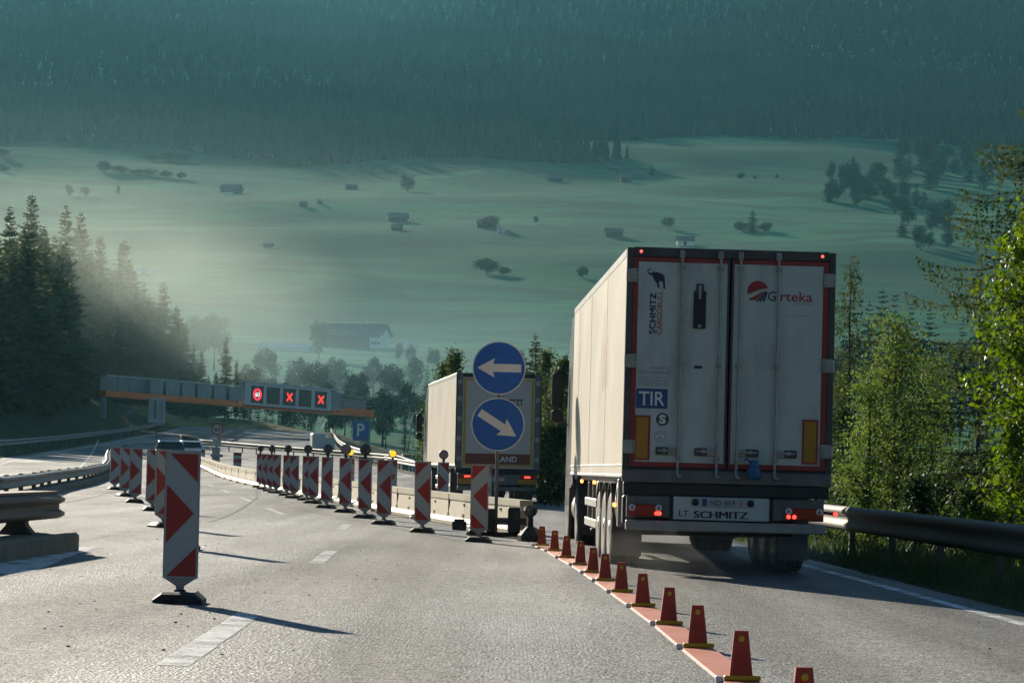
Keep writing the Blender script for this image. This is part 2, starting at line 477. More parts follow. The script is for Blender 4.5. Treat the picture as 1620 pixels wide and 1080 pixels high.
M['maroon'] = mat('maroon_band', (.19, .045, .030), .5, var=.15)
M['glass'] = mat('tinted_glass', (.03, .035, .04), .08, var=.05, rvar=.02)
M['cab'] = mat('cab_paint', (.05, .055, .06), .35, var=.1, coat=.4)
M['car_dark'] = mat('dark_car_paint', (.035, .045, .045), .25, .3, var=.1, coat=.8)
M['gantry_orange'] = mat('gantry_orange', (.66, .17, .03), .55, var=.15, scale=.8)
M['gantry_grey'] = mat('gantry_grey', (.22, .26, .26), .55, .2, var=.15, scale=.8)
M['gantry_light'] = mat('gantry_light_grey', (.44, .48, .47), .5, .1, var=.1, scale=.8)
M['led_black'] = mat('display_black', (.012, .014, .014), .4)
M['led_red'] = mat('display_red', (.3, .01, .01), .4, emit=(1, .03, .02), estr=1.1)
M['led_ring'] = mat('display_ring', (.3, .01, .02), .4, emit=(1, .02, .05), estr=.75)
M['led_white'] = mat('display_white', (.5, .5, .5), .4, emit=(1, 1, .9), estr=.8)
M['lamp_yellow'] = mat('lit_yellow_lamp', (.8, .5, .02), .3, emit=(1, .62, .03), estr=.55)
M['lamp_dark'] = mat('lamp_dark_lens', (.05, .05, .045), .25, var=.2, coat=.4)
M['lamp_pink'] = mat('lamp_pink_lens', (.32, .20, .19), .3, var=.2)
M['teal'] = mat('teal_paint', (.02, .16, .15), .5, var=.15)
M['bark'] = mat('bark', (.075, .055, .040), .9, var=.4, scale=7, bump=.8, bscale=25, stretch=(1, 1, .25))
M['spruce'] = leaf_mat('spruce_needles', (.038, .058, .020), (.085, .098, .032), .45, .6, .35)
M['larch'] = leaf_mat('larch_needles', (.030, .058, .020), (.070, .092, .028), .35, .65, 1.2, .1)
M['leaf'] = leaf_mat('birch_leaves', (.050, .098, .026), (.092, .128, .034), .5, .6, 1.6, .12)
M['leaf_bright'] = leaf_mat('maple_leaves', (.048, .100, .014), (.088, .135, .020), .5, .5, 1.4, .2)
M['shrub'] = leaf_mat('undergrowth_leaves', (.022, .044, .016), (.05, .075, .024), .35, .6, 1.2, .2)
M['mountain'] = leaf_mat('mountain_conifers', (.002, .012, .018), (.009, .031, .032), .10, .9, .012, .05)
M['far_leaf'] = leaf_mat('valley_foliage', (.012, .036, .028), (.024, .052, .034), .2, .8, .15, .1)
M['grass'] = leaf_mat('verge_grass', (.028, .060, .016), (.060, .085, .026), .35, .6, .6)
M['barn'] = mat('dark_barn_timber', (.055, .045, .038), .9, var=.3, scale=.5)
M['roof'] = mat('grey_roof', (.13, .12, .12), .8, var=.2, scale=.5)
M['tin'] = mat('pale_tin_roof', (.55, .56, .55), .35, .5, var=.1, scale=.5)
M['plaster'] = mat('white_plaster', (.72, .72, .69), .8, var=.06, scale=.4)

# ------------------------------------------------------------------ the lie of the land
_RY = [-80, 0, 27, 43, 60, 90, 110, 130, 165, 200, 250, 300, 350, 400, 450, 520]
_RX = [7.8, 5.95, 5.15, 4.65, 4.05, 2.75, 1.55, 0.1, -3.1, -7.0, -12.3, -17.0, -21.0, -24.5, -28.0, -34.0]
_LY = [-80, 0, 60, 110, 150, 190, 250, 300, 340, 400, 450, 520]
_LX = [-18, -18, -19.5, -22.5, -27, -32.5, -38.5, -42.5, -45.5, -48.5, -51, -54]
_ty = np.arange(-80, 521, 1.0)
def _smooth(ys, xs):
    a = np.interp(_ty, ys, xs)
    k = np.hanning(31); k /= k.sum()
    return np.convolve(np.pad(a, 15, mode='edge'), k, 'valid')
_TR, _TL = _smooth(_RY, _RX), _smooth(_LY, _LX)
def Rr(y): return float(np.interp(y, _ty, _TR))
def Ll(y): return float(np.interp(y, _ty, _TL))
_MY = [400, 460, 540, 620, 750, 880, 1000, 1200, 1400, 1600, 1800, 2050, 2300, 2600, 2900, 3300, 3700, 4300, 5400]
_MZ = [4.4, 4.6, 3.5, 4.5, 14, 26, 38.5, 66, 95, 130, 165, 209, 252, 322, 405, 515, 630, 800, 900]
def sst(a, b, x):
    t = min(1, max(0, (x - a) / (b - a)))
    return t * t * (3 - 2 * t)
_kmy = np.arange(400, 5401, 10.0)
_kk = np.hanning(21); _kk /= _kk.sum()
_kmz = np.convolve(np.pad(np.interp(_kmy, _MY, _MZ), 10, mode='edge'), _kk, 'valid')
def mountain(x, y):
    z = float(np.interp(y, _kmy, _kmz))
    a = min(34, max(0, (y - 560) * .011))
    if a > 0:
        z += a * (mnoise.noise(Vector((x / 420, y / 330, 3.1))) + .4 * mnoise.noise(Vector((x / 130, y / 110, 9.2))))
    return z
def road_z(x, y):
    z = .28 - .025 * x
    if y > 110: z += 3.1 * ((min(y, 470) - 110) / 280) ** 2
    return z
def H(x, y):
    zn = 0
    if y < 640:
        R, L = Rr(min(y, 520)), Ll(min(y, 520))
        zn = road_z(min(max(x, L - 3), R + 1.4), y)
        dl = (L - 3) - x
        if dl > 0: zn += 13 * (1 - math.exp(-dl / 24)) + .7 * mnoise.noise(Vector((x / 7, y / 9, 0))) * min(1, dl / 3)
        dr = x - (R + 1.9)
        if dr > 0: zn += -5 * (1 - math.exp(-dr / 11)) + .3 * mnoise.noise(Vector((x / 4, y / 5, 4))) * min(1, dr / 2)
    if 476 < y < 560: zn += 1.9 * sst(478, 487, y) * (1 - sst(510, 558, y)) * sst(-66, -54, x) * (1 - sst(-46, -29, x))
    if y <= 470: return zn
    t = sst(470, 640, y)
    return zn * (1 - t) + mountain(x, y) * t

def ray(px, py):
    d = _f + _r * ((px - 810) / F) + _u * ((540 - py) / F)
    return d / d.y
def at(px, py, Y):
    return Vector((0, 0, CAMZ)) + ray(px, py) * Y
def spot(px, py, y0=8, y1=4800):
    """where the line of sight through a photo point meets the ground"""
    d = ray(px, py); y = y0; step = .5; prev = y0
    while y < y1:
        p = Vector((0, 0, CAMZ)) + d * y
        if p.z <= H(p.x, y):
            a, b = prev, y
            for _ in range(24):
                c = (a + b) / 2; q = Vector((0, 0, CAMZ)) + d * c
                if q.z <= H(q.x, c): b = c
                else: a = c
            p = Vector((0, 0, CAMZ)) + d * b
            return Vector((p.x, p.y, H(p.x, p.y)))
        prev = y; y += step; step = max(.5, y * .004)
    raise ValueError((px, py))
def gz(x, y, dz=0.0): return Vector((x, y, H(x, y) + dz))
def col_at(px, Y):
    """ground point in photo column px at distance Y"""
    x = (px - 810) / F * Y
    for _ in range(4):
        z = H(x, Y); d = ray(px, 735 - (z - CAMZ) / Y * F); x = d.x * Y
    return gz(x, Y)

ys = [-2100, -1900, -1700, -1500, -1300, -1100, -950, -800, -650, -520, -400, -300, -220, -160, -110] + list(np.arange(-75, 480, 3.0))
y = 480.0
while y < 4350:
    ys.append(y); y += max(6, y * .0125)
NC = 171
V = np.zeros((len(ys), NC, 3))
for i, y in enumerate(ys):
    w = max(70, .34 * y + 60) if y > -75 else 70 + .75 * (-75 - y)
    cx = -.12 * max(0, min(y, 450)) * (1 - sst(450, 900, y)) if y < 900 else 0
    for j in range(NC):
        u = j / (NC - 1) * 2 - 1
        x = cx + w * (u * .55 + .45 * u ** 3)
        z = H(x, y)
        if y < -75: z += 620 * sst(-150, -1900, y) if False else .36 * max(0, -150 - y) + 30 * mnoise.noise(Vector((x / 200, y / 200, 6))) * min(1, (-75 - y) / 300)
        elif y < 520:
            t = sst(0, 1.2, min(x - Ll(y) - .4, Rr(y) - .1 - x))
            z -= .45 * t * (1 - sst(468, 490, y))
        V[i, j] = (x, y, z)
idx = np.arange(len(ys) * NC).reshape(len(ys), NC)
Q = np.stack([idx[:-1, :-1], idx[:-1, 1:], idx[1:, 1:], idx[1:, :-1]], -1).reshape(-1, 4)
tag(mesh_np('ground', V.reshape(-1, 3), Q, M['terrain'], smooth=True), kind='structure')

# road surface
ys = list(np.arange(-60, 120, 2.0)) + list(np.arange(120, 481, 4.0))
us = [-.002, 0] + list(np.linspace(.01, .99, 70)) + [1, 1.002]
V = np.zeros((len(ys), len(us), 3))
for i, y in enumerate(ys):
    L, R = Ll(y), Rr(y)
    for j, u in enumerate(us):
        x = L + u * (R - L)
        x += (.05 * mnoise.noise(Vector((x, y * .9, 5)))) if u > .995 else 0
        V[i, j] = (x, y, road_z(x, y) + (0.0 if 0 <= u <= 1 else -.6))
idx = np.arange(len(ys) * len(us)).reshape(len(ys), len(us))
Q = np.stack([idx[:-1, :-1], idx[:-1, 1:], idx[1:, 1:], idx[1:, :-1]], -1).reshape(-1, 4)
tag(mesh_np('road', V.reshape(-1, 3), Q, M['asphalt'], smooth=True), kind='structure')

def ribbon(name, pts, w, m, dz=.004, jag=0.0):
    """flat strip on the road along (x, y) points"""
    vs, fs = [], []
    pts = [Vector((p[0], p[1])) for p in pts]
    for k, p in enumerate(pts):
        d = (pts[min(k + 1, len(pts) - 1)] - pts[max(k - 1, 0)]).normalized()
        nrm = Vector((d.y, -d.x))
        for s in (-1, 1):
            q = p + nrm * s * (w / 2 + jag * rnd.uniform(-1, 1))
            vs.append((q.x, q.y, road_z(q.x, q.y) + dz))
    fs = [(2 * k, 2 * k + 1, 2 * k + 3, 2 * k + 2) for k in range(len(pts) - 1)]
    return tag(MB().add(vs, fs).build(name, m), kind='structure')
def densify(pts, step=1.5):
    out = []
    for a, b in zip(pts[:-1], pts[1:]):
        n = max(1, int((Vector(b[:2]) - Vector(a[:2])).length / step))
        for k in range(n): out.append((a[0] + (b[0] - a[0]) * k / n, a[1] + (b[1] - a[1]) * k / n))
    out.append(tuple(pts[-1][:2]))
    return out
edge = [(Rr(y) - .50, y) for y in np.arange(8, 440, 2.0)]
ribbon('edge_line', edge, .16, M['paint'], jag=.008)
def dash(p0, p1, w=.17):
    a, b = spot(*p0), spot(*p1)
    ribbon('lane_dash', densify([a, b], .4), w, M['paint'], jag=.004)
dash((272, 1053), (394, 971), .19)
dash((500, 891), (524, 871), .17)
dash((540, 837), (550, 829), .15)
for k in range(7):                                    # on up our lane, then on the lanes right of the barrier
    y = 60 + k * 14
    x0 = -4.6 - (y - 60) * .135
    ribbon('lane_dash', densify([(x0, y), (x0 - .8, y + 6)], 1), .15, M['paint'], jag=.01)
for k in range(9):
    y = 12 + k * 13
    f = lambda q: Rr(q) - 4.6
    if y > 58: ribbon('lane_dash', densify([(f(q), q) for q in np.arange(y, y + 6.1, 1.5)], 1), .15, M['paint'], jag=.01)
g = [spot(-40, 908), spot(0, 901), spot(60, 880), spot(118, 864)]
ribbon('gutter_line', densify(g, .6), .62, M['paint'], jag=.03)
left_edge = [(Ll(y) + 1.0, y) for y in np.arange(60, 440, 3.0)]
ribbon('edge_line', left_edge, .2, M['paint'])
med = [(-12.4 - (y - 76) * .105 - max(0, y - 120) * .03, y) for y in np.arange(58, 330, 3.0)]
ribbon('edge_line', [(x - .9, y) for x, y in med], .16, M['paint'])
for pl, w in (([(406, 772), (406, 788), (390, 799), (372, 810), (351, 819), (330, 826)], .05), ([(346, 804), (372, 807)], .05), ([(313, 844), (372, 849)], .05),
              ([(420, 792), (520, 815), (640, 838), (730, 856)], .035), ([(60, 800), (130, 790), (170, 780)], .05), ([(90, 838), (230, 842), (255, 843)], .05)):
    ribbon('tar_seam', densify([spot(*p) for p in pl], .5), w, M['tar'], jag=.012)

# ------------------------------------------------------------------ striped guide boards
def make_board(point, label, lamp=None):
    """point: +1 arrows to the right, -1 to the left"""
    t = thing('guide_board', label, 'guide board', group='striped guide boards')
    p = MB()
    w, z0, z1 = .132, .20, 1.205
    p.prism([(-w, z0), (w, z0), (w, z1), (-w, z1)], -.014, .014, 0)
    p.box(-w - .008, -w, -.018, .018, z0 - .004, z1 + .008, 2, .003); p.box(w, w + .008, -.018, .018, z0 - .004, z1 + .008, 2, .003)
    p.box(-w, w, -.018, .018, z1, z1 + .008, 2); p.box(-w, w, -.018, .018, z0 - .006, z0, 2)
    a = w - .010
    s = point
    for tri in ([(-a * .82, 1.19), (a, 1.19), (a, .965)], [(-a, .945), (a * .80, .715), (-a, .475)], [(a, .445), (a, .212), (-a * .92, .212)]):
        q = [(s * x, z) for x, z in tri]
        if s > 0: q = q[::-1]
        n = len(q)
        p.add([(x, -.0165, z) for x, z in q], [tuple(range(n))], 1)
        p.add([(-x, .0165, z) for x, z in q], [tuple(range(n))], 1)
    p.build('panel', [M['white_sheet'], M['red_sheet'], M['grey_back']], t)
    st = MB()
    st.prism([(-.125, .194), (-.035, .135), (-.024, .07), (.024, .07), (.035, .135), (.125, .194)], -.010, .010, 0)
    st.build('stem', M['grey_back'], t)
    f = MB()
    pr = [(-.20, .0), (-.20, .035), (-.13, .092), (.13, .092), (.20, .035), (.20, 0)]
    vs = []
    for yy, k in ((-.20, .82), (-.14, 1.0), (.14, 1.0), (.20, .82)):
        vs += [(x * (.92 + .08 * k), yy, z * k) for x, z in pr]
    n = 6
    fs = [tuple(range(n)), tuple(range(3 * n, 4 * n))[::-1]]
    for r in range(3):
        for i in range(n): fs.append((r * n + i, (r + 1) * n + i, (r + 1) * n + (i + 1) % n, r * n + (i + 1) % n))
    f.add(vs, fs)
    f.box(-.045, .045, -.05, .05, .088, .108, 0, .008)
    f.build('foot', M['rubber'], t)
    if lamp:
        m = {'dark': M['lamp_dark'], 'pink': M['lamp_pink'], 'lit': M['lamp_yellow']}[lamp]
        l = MB()
        l.lathe([(.0, -.045), (.07, -.043), (.098, -.028), (.101, .0)], 'y', (0, 0, 1.40), 20, 0)
        l.lathe([(.117, -.012), (.117, .030), (.095, .045), (0, .048)], 'y', (0, 0, 1.40), 20, 1)
        l.lathe([(.102, -.012), (.117, -.012)], 'y', (0, 0, 1.40), 20, 1)
        l.box(-.03, .03, -.025, .025, 1.213, 1.30, 1, .006)
        l.build('warning_lamp', [m, M['dark']], t)
    return t
NUM = ['first', 'second', 'third', 'fourth', 'fifth', 'sixth', 'seventh', 'eighth', 'ninth', 'tenth', 'eleventh', 'twelfth', 'thirteenth', 'fourteenth']
def put(o, p, rz=0.0, label=None, tilt=0.0):
    o.location = p; o.rotation_euler = (tilt + rnd.uniform(-.012, .012), rnd.uniform(-.014, .014), rz)
    if label: o['label'] = label
    return o
proto_R = make_board(1, 'x'); used = False
left_spots = [(284, 953), (291, 868), (258, 834), (241, 808), (213, 795), (197, 785), (181, 774.5)]
left_lab = ['nearest and largest red and white guide board, alone in the left foreground', 'guide board hidden behind the nearest large board, only edges showing',
            'third guide board of the left row, thin strip beside the nearest board', 'fourth guide board of the left row, left of the nearest board',
            'fifth guide board of the left row, right of the far trio', 'sixth guide board of the left row, middle of the far trio', 'farthest guide board of the left row, end of the far trio']
for k, (q, lb) in enumerate(zip(left_spots, left_lab)):
    o = proto_R if k == 0 else copy_tree(proto_R)
    put(o, spot(*q), rad([1.0, 5, 28, 12, 8, 24, 18][k]), lb)
proto_L = {l: make_board(-1, 'x', l) for l in (None, 'dark', 'pink')}
first = {k: True for k in proto_L}
right_spots = [(757, 857), (668, 842), (607, 829.5), (577, 819.5), (546, 810.5), (516, 803.5), (495, 796), (485, 791.5), (465, 788), (454, 784), (437, 780), (428, 777), (418.5, 774), (411, 771)]
lamps = [None, None, None, 'dark', 'pink', 'dark', None, 'dark', None, 'dark', None, 'dark', None, 'dark']
for k, (q, lm) in enumerate(zip(right_spots, lamps)):
    o = proto_L[lm] if first[lm] else copy_tree(proto_L[lm])
    first[lm] = False
    lb = 'guide board with left arrows at the foot of the blue arrow signs' if k == 0 else \
        '%s guide board%s, counting left from the blue arrow signs' % (NUM[k], {'dark': ' with dark round lamp', 'pink': ' with pale pink lamp', None: ''}[lm])
    put(o, spot(*q), rad([-4, -3, -9, -12, -14, -16, -14, -18, -22, -20, -24, -22, -25, -25][k]), lb)
ob = make_board(1, 'guide board behind the steel barrier in front of the distant lorry', 'pink'); put(ob, gz(-1.62, 72), rad(10))
ob = make_board(1, 'guide board with lit yellow lamp behind the steel barrier', 'lit'); put(ob, gz(-3.5, 88), rad(14))
ob = copy_tree(ob); put(ob, gz(-5.3, 98), rad(20), 'farther guide board with lit yellow lamp, second behind the barrier')
ob = copy_tree(proto_R); put(ob, gz(-.43, 58), rad(62), 'guide board turned edge-on just behind the blue arrow sign post')

# ------------------------------------------------------------------ blue arrow signs
p = spot(784, 848)
t = thing('arrow_sign', 'tall post with two round blue arrow signs, one above the other', 'road sign', p, rad(1.5))
MB().cyl((0, .03, .06), (0, .03, 3.28), .03, n=14).build('post', M['steel'], t)
def arrow_pts(ang, L, w, hw, hl, cx, cz):
    pts = [(-L, -w), (L - hl, -w), (L - hl * 1.12, -hw), (L, 0), (L - hl * 1.12, hw), (L - hl, w), (-L, w)]
    c, s = math.cos(ang), math.sin(ang)
    return [(cx + x * c - z * s, cz + x * s + z * c) for x, z in pts]
for zc, ang in ((2.86, PI), (1.90, rad(-32))):
    d = MB()
    d.disc(0, zc, .455, -.012, .010, 48, 1)
    d.disc(0, zc, .437, -.0145, -.012, 48, 0)
    d.disc(0, zc, .455, -.016, -.0145, 48, 2, r_in=.437)
    pts = arrow_pts(ang, .375, .068, .165, .27, 0 if ang == PI else .0, zc)
    vs = [(x, -.0172, z) for x, z in pts]
    d.add(vs, [(0, 1, 5, 6), (2, 3, 4), (1, 2, 4, 5)] if False else [(0, 1, 5, 6), (1, 3, 5), (1, 2, 3), (5, 3, 4)], 2)
    d.box(-.10, .10, .010, .06, zc + .2, zc + .23, 1); d.box(-.10, .10, .010, .06, zc - .23, zc - .2, 1)
    d.build('sign_disc', [M['blue'], M['grey_back'], M['arrow']], t)
b = MB()
b.box(-.50, .62, -.10, .10, .0, .075, 0, .015)
b.box(-.17, -.02, -.17, .17, .075, .47, 0, .02)
b.box(.20, .41, -.17, .17, .075, .50, 0, .02)
b.box(-.30, .55, -.04, .04, .20, .32, 1, .01)
b.box(-.46, -.28, -.28, .28, .0, .11, 0, .02); b.box(.42, .60, -.28, .28, .0, .11, 0, .02)
b.build('stand', [M['rubber'], M['frame_dark']], t)
pd = spot(838, 856)
t = thing('marker_post', 'black stubby marker post with round head at the barrier end', 'bollard', pd)
b = MB()
b.lathe([(.20, 0), (.20, .10), (.10, .20), (.055, .24), (.05, .40), (.10, .44), (.12, .50), (.10, .56), (.0, .57)], 'z', (0, 0, 0), 8, 0, False)
b.build('post', M['rubber'], t)
MB().lathe([(.0, -.012), (.075, -.010), (.085, 0)], 'y', (0, -.112, .50), 16).build('reflector', M['lamp_dark'], t)
tag(MB().box(-.13, .13, -.12, .12, 0, .16, 0, .015).box(-.10, .10, -.09, .09, .16, .20, 0, .02).build('ballast_block', M['rubber'], None, spot(726.5, 838)), 'small black rubber block on the asphalt before the barrier', 'ballast block')

# ------------------------------------------------------------------ lane separator with flexible bollards
sep_px = [(1172, 1081), (1103.5, 1028), (1057, 991), (1016.5, 962), (983, 939), (957, 921), (937.5, 908), (918, 895.5), (895.5, 884), (877, 873), (857, 864.5)]
sp = [spot(*q) for q in sep_px]
d0 = (sp[0] - sp[1])
front = [gz(sp[0].x + d0.x * k, sp[0].y + d0.y * k) for k in (5, 4, 3, 2, 1)]
k0 = thing('lane_separator', 'low orange kerb strip with white edge carrying the bollards', 'lane divider')
kb = MB(); wl = MB()
_sl = front + sp
for a, b in zip(_sl[:-1], _sl[1:]):
    d = (b - a); L = d.length; d.normalize(); n = Vector((d.y, -d.x, 0)).normalized()
    prof = [(-.112, .004), (-.108, .018), (.108, .018), (.112, .004)]
    vs = [a + d * .0 + n * x + Vector((0, 0, z)) for x, z in prof] + [b - d * .02 + n * x + Vector((0, 0, z)) for x, z in prof]
    kb.add(vs, [(0, 1, 5, 4), (1, 2, 6, 5), (2, 3, 7, 6), (0, 3, 2, 1), (4, 5, 6, 7)])
    wl.add([a + n * -.126 + Vector((0, 0, .006)), a + n * -.113 + Vector((0, 0, .006)), b + n * -.113 + Vector((0, 0, .006)), b + n * -.126 + Vector((0, 0, .006))], [(0, 1, 2, 3)])
kb.build('kerb', M['kerb_orange'], k0); wl.build('edge_strip', M['white'], k0)
bo = thing('bollard', 'x', 'bollard', group='orange bollards along the lane separator')
c = MB()
def frustum(mb, w0, d0_, w1, d1, z0, z1, mi=0, ch=.25):
    vs = []
    for w, dd, z in ((w0, d0_, z0), (w1, d1, z1)):
        k = ch * dd
        vs += [(-w + k, -dd, z), (w - k, -dd, z), (w, -dd + k, z), (w, dd - k, z), (w - k, dd, z), (-w + k, dd, z), (-w, dd - k, z), (-w, -dd + k, z)]
    fs = [(i, (i + 1) % 8, 8 + (i + 1) % 8, 8 + i) for i in range(8)] + [tuple(range(8, 16)), tuple(range(8))[::-1]]
    mb.add(vs, fs, mi)
frustum(c, .068, .030, .041, .024, .050, .312)
for x in (-.03, 0, .03): c.box(x - .002, x + .002, -.0325, -.028, .06, .17, 0)
c.build('blade', M['orange'], bo)
MB().lathe([(0, -.034), (.014, -.0335), (.019, -.030), (.019, -.02)], 'y', (0, 0, .265), 14).build('reflector', M['yellow'], bo)
c = MB(); c.box(-.10, .115, -.035, .035, .020, .050, 0, .006); c.build('flange', M['yellow'], bo)
MB().box(-.150, -.104, -.022, .022, .006, .045, 0, .006).build('end_cap', M['white'], bo)
bl = ['frontmost orange bollard cut off by the bottom edge of the photo'] + \
     ['%s orange bollard counting back from the bottom of the photo' % NUM[k] for k in range(1, 11)] + ['farthest orange bollard, beside the black marker post']
for k, p in enumerate(front[-1:] + sp):
    put(bo if k == 0 else copy_tree(bo), p, rad(2 + rnd.uniform(-4, 4)), bl[k])

# ------------------------------------------------------------------ barriers and guardrails
def path_pts(pts, step):
    P = densify(pts, step)
    return [Vector((x, y, H(x, y))) for x, y in P]
def sweep(mb, P, prof, mi=0, smooth=False, closed=True, dz=0.0):
    vs, n = [], len(prof)
    for k, p in enumerate(P):
        d = (P[min(k + 1, len(P) - 1)] - P[max(k - 1, 0)]); d.z = 0; d.normalize()
        nr = Vector((d.y, -d.x, 0))
        vs += [p + nr * a + Vector((0, 0, b + dz)) for a, b in prof]
    fs = []
    for k in range(len(P) - 1):
        for i in range(n if closed else n - 1):
            j = (i + 1) % n
            fs.append((k * n + i, k * n + j, (k + 1) * n + j, (k + 1) * n + i))
    if closed: fs += [tuple(range(n))[::-1], tuple(range((len(P) - 1) * n, len(P) * n))]
    mb.add(vs, fs, mi, smooth)
def wbeam(side, off, zc, h=.31):
    """two-wave beam profile, face towards side (+1 right of travel, -1 left)"""
    o = [(0, -.5), (.035, -.46), (.085, -.36), (.085, -.22), (.02, -.10), (.02, .10), (.085, .22), (.085, .36), (.035, .46), (0, .5)]
    outer = [(off + side * a, zc + b * h) for a, b in o]
    inner = [(off + side * (a - .012), zc + b * h) for a, b in o[::-1]]
    return outer + inner
def guardrail(label, pts, side, post_step=4.0, m='steel', zc=.60, base=0.0, double=False, h=.31):
    t = thing('guardrail', label, 'guardrail')
    P = path_pts(pts, 2.0)
    for p in P: p.z += base
    r = MB(); sweep(r, P, wbeam(side, side * .06, zc, h), 0, True)
    r.build('rail', M[m], t)
    if double:
        r = MB(); sweep(r, P, wbeam(-side, -side * .06, zc, h), 0, True); r.build('rail', M[m], t)
    Q = path_pts(pts, post_step)
    for k, p in enumerate(Q[:95]):
        d = (Q[min(k + 1, len(Q) - 1)] - Q[max(k - 1, 0)]); a = math.atan2(d.y, d.x) - PI / 2
        Mx = Matrix.Translation(p + Vector((0, 0, base))) @ Matrix.Rotation(a, 4, 'Z')
        q = MB().box(-.05, .05, -.03, .03, -.3 if not base else 0, zc + .16, 0, .006, Mx)
        q.box(min(0, side * .058), max(0, side * .058), -.05, .05, zc - .1, zc + .1, 0, .004, Mx)
        q.build('post', M[m], t)
    return t
rr = [(Rr(y) + 1.15, y) for y in np.arange(8, 250, 4.0)]
guardrail('long dark guardrail along the right verge below the trees', rr, -1, 4.0, 'rail_dark', .60, 0, False, .40)
# near left: rail with spacers on a concrete base, its end at the road
e0 = spot(84, 869)
e0 = Vector((e0.x - .12, e0.y, 0))
cp = [(e0.x + 1.9, e0.y - 15), (e0.x + 1.35, e0.y - 10), (e0.x + .7, e0.y - 5), (e0.x, e0.y)]
cp = [(e0.x - .1 * k, e0.y - 3 * k) for k in (6, 5, 4, 3, 2, 1, 0)]
cb = MB(); sweep(cb, path_pts(cp, 1.5), [(-.42, -.1), (-.42, .17), (-.38, .205), (.38, .205), (.42, .17), (.42, -.1)])
tag(cb.build('concrete_base', M['concrete']), 'low mossy concrete base block under the near left guardrail', 'concrete base')
t = thing('guardrail', 'heavy two-sided guardrail end on a concrete base at the left edge', 'guardrail')
P = path_pts([(x, y) for x, y in cp], 1.5)
r = MB(); sweep(r, P, wbeam(1, .16, .50, .28), 0, True); r.build('rail', M['rail_dark'], t)
r = MB(); sweep(r, P, wbeam(-1, -.16, .50, .28), 0, True); r.build('rail', M['rail_dark'], t)
r = MB(); sweep(r, P, [(-.17, .645), (-.17, .675), (.17, .675), (.17, .645)]); r.build('cap', M['rail_dark'], t)
for k, p in enumerate([P[i] for i in (len(P) - 2, len(P) - 5, len(P) - 8) if i >= 0]):
    q = MB()
    c0 = p + Vector((0, 0, .205))
    q.prism([(-.20, 0), (-.11, .10), (-.10, .14), (-.17, .26), (-.17, .435), (.17, .435), (.17, .26), (.10, .14), (.11, .10), (.20, 0)], -.13, .13)
    q.v = [(a + c0.x, b + c0.y, z + c0.z) for a, b, z in q.v]
    q.build('post', M['rail_dark'], t)
# far left: low barrier with rail
fl = [(-9.9, 56), (-11.0, 68), (-11.9, 76), (-13.6, 94), (-16.4, 119), (-20.5, 150), (-26, 190), (-32, 235), (-37.5, 285)]
guardrail('long low guardrail on the left between the opposing lanes', fl, 1, 4.0, 'steel', .39, 0, True, .26)
cb = MB(); sweep(cb, path_pts(fl, 3), [(-.34, -.1), (-.34, .12), (-.28, .18), (.28, .18), (.34, .12), (.34, -.1)])
tag(cb.build('concrete_kerb', M['concrete']), 'concrete kerb under the long low left guardrail', 'kerb')
# temporary steel barrier
e1 = spot(832, 846)
bp_ = [(e1.x, e1.y), (-.75, 56.5), (-2.35, 65), (-4.4, 78), (-6.6, 92), (-9.6, 111), (-13.0, 135), (-17.4, 170), (-22.2, 206), (-27.5, 232)]
P = path_pts(bp_, 1.5)
t = thing('crash_barrier', 'cream temporary steel barrier curving away left behind the guide boards', 'crash barrier')
s1 = MB(); sweep(s1, P, [(-.26, .02), (-.27, .09), (-.13, .16), (-.10, .48), (-.12, .50), (-.12, .61), (.12, .61), (.12, .50), (.10, .48), (.13, .16), (.27, .09), (.26, .02)])
s1.build('barrier_body', M['barrier'], t)
s2 = MB()
for k in range(1, len(P) - 1):
    d = (P[k + 1] - P[k - 1]); a = math.atan2(d.y, d.x) - PI / 2
    Mx = Matrix.Translation(P[k]) @ Matrix.Rotation(a, 4, 'Z')
    s2.box(-.136, -.112, -.09, .09, .18, .24, 0, 0, Mx)
    s2.box(-.124, -.105, -.05, .05, .40, .44, 0, 0, Mx)
    if k % 4 == 0: s2.box(-.128, -.09, -.012, .012, .12, .60, 0, 0, Mx)
s2.build('slots', M['frame_dark'], t)
s3 = MB()
for k in range(2, len(P) - 1, 4):
    d = (P[k + 1] - P[k - 1]); a = math.atan2(d.y, d.x) - PI / 2
    Mx = Matrix.Translation(P[k]) @ Matrix.Rotation(a, 4, 'Z')
    s3.box(-.36, -.25, -.14, .14, 0, .07, 0, .01, Mx)
s3.build('feet', M['barrier'], t)
# rails on the far bend
guardrail('guardrail crossing the far bend behind the lamp boards', [(-7.0, 228), (-11.5, 246), (-17.5, 262), (-24, 278), (-31, 297), (-37, 330)], -1, 5, 'rail_dark', .75, 0, True, .45)
guardrail('guardrail along the far right bend in front of the gantry', [(Rr(y) + .6, y) for y in np.arange(252, 455, 6.0)], -1, 6, 'rail_dark', .8, 0, False, .5)
guardrail('guardrail across the far bend below the left forest', [(Ll(y) - 1.2 + 0, y) for y in np.arange(190, 440, 6.0)], 1, 6, 'steel', .8, 0, False, .45)
guardrail('middle guardrail between carriageways on the far bend', [((Rr(y) + Ll(y)) / 2 - 1, y) for y in np.arange(345, 440, 6.0)], 1, 6, 'steel', .8, 0, True, .5)

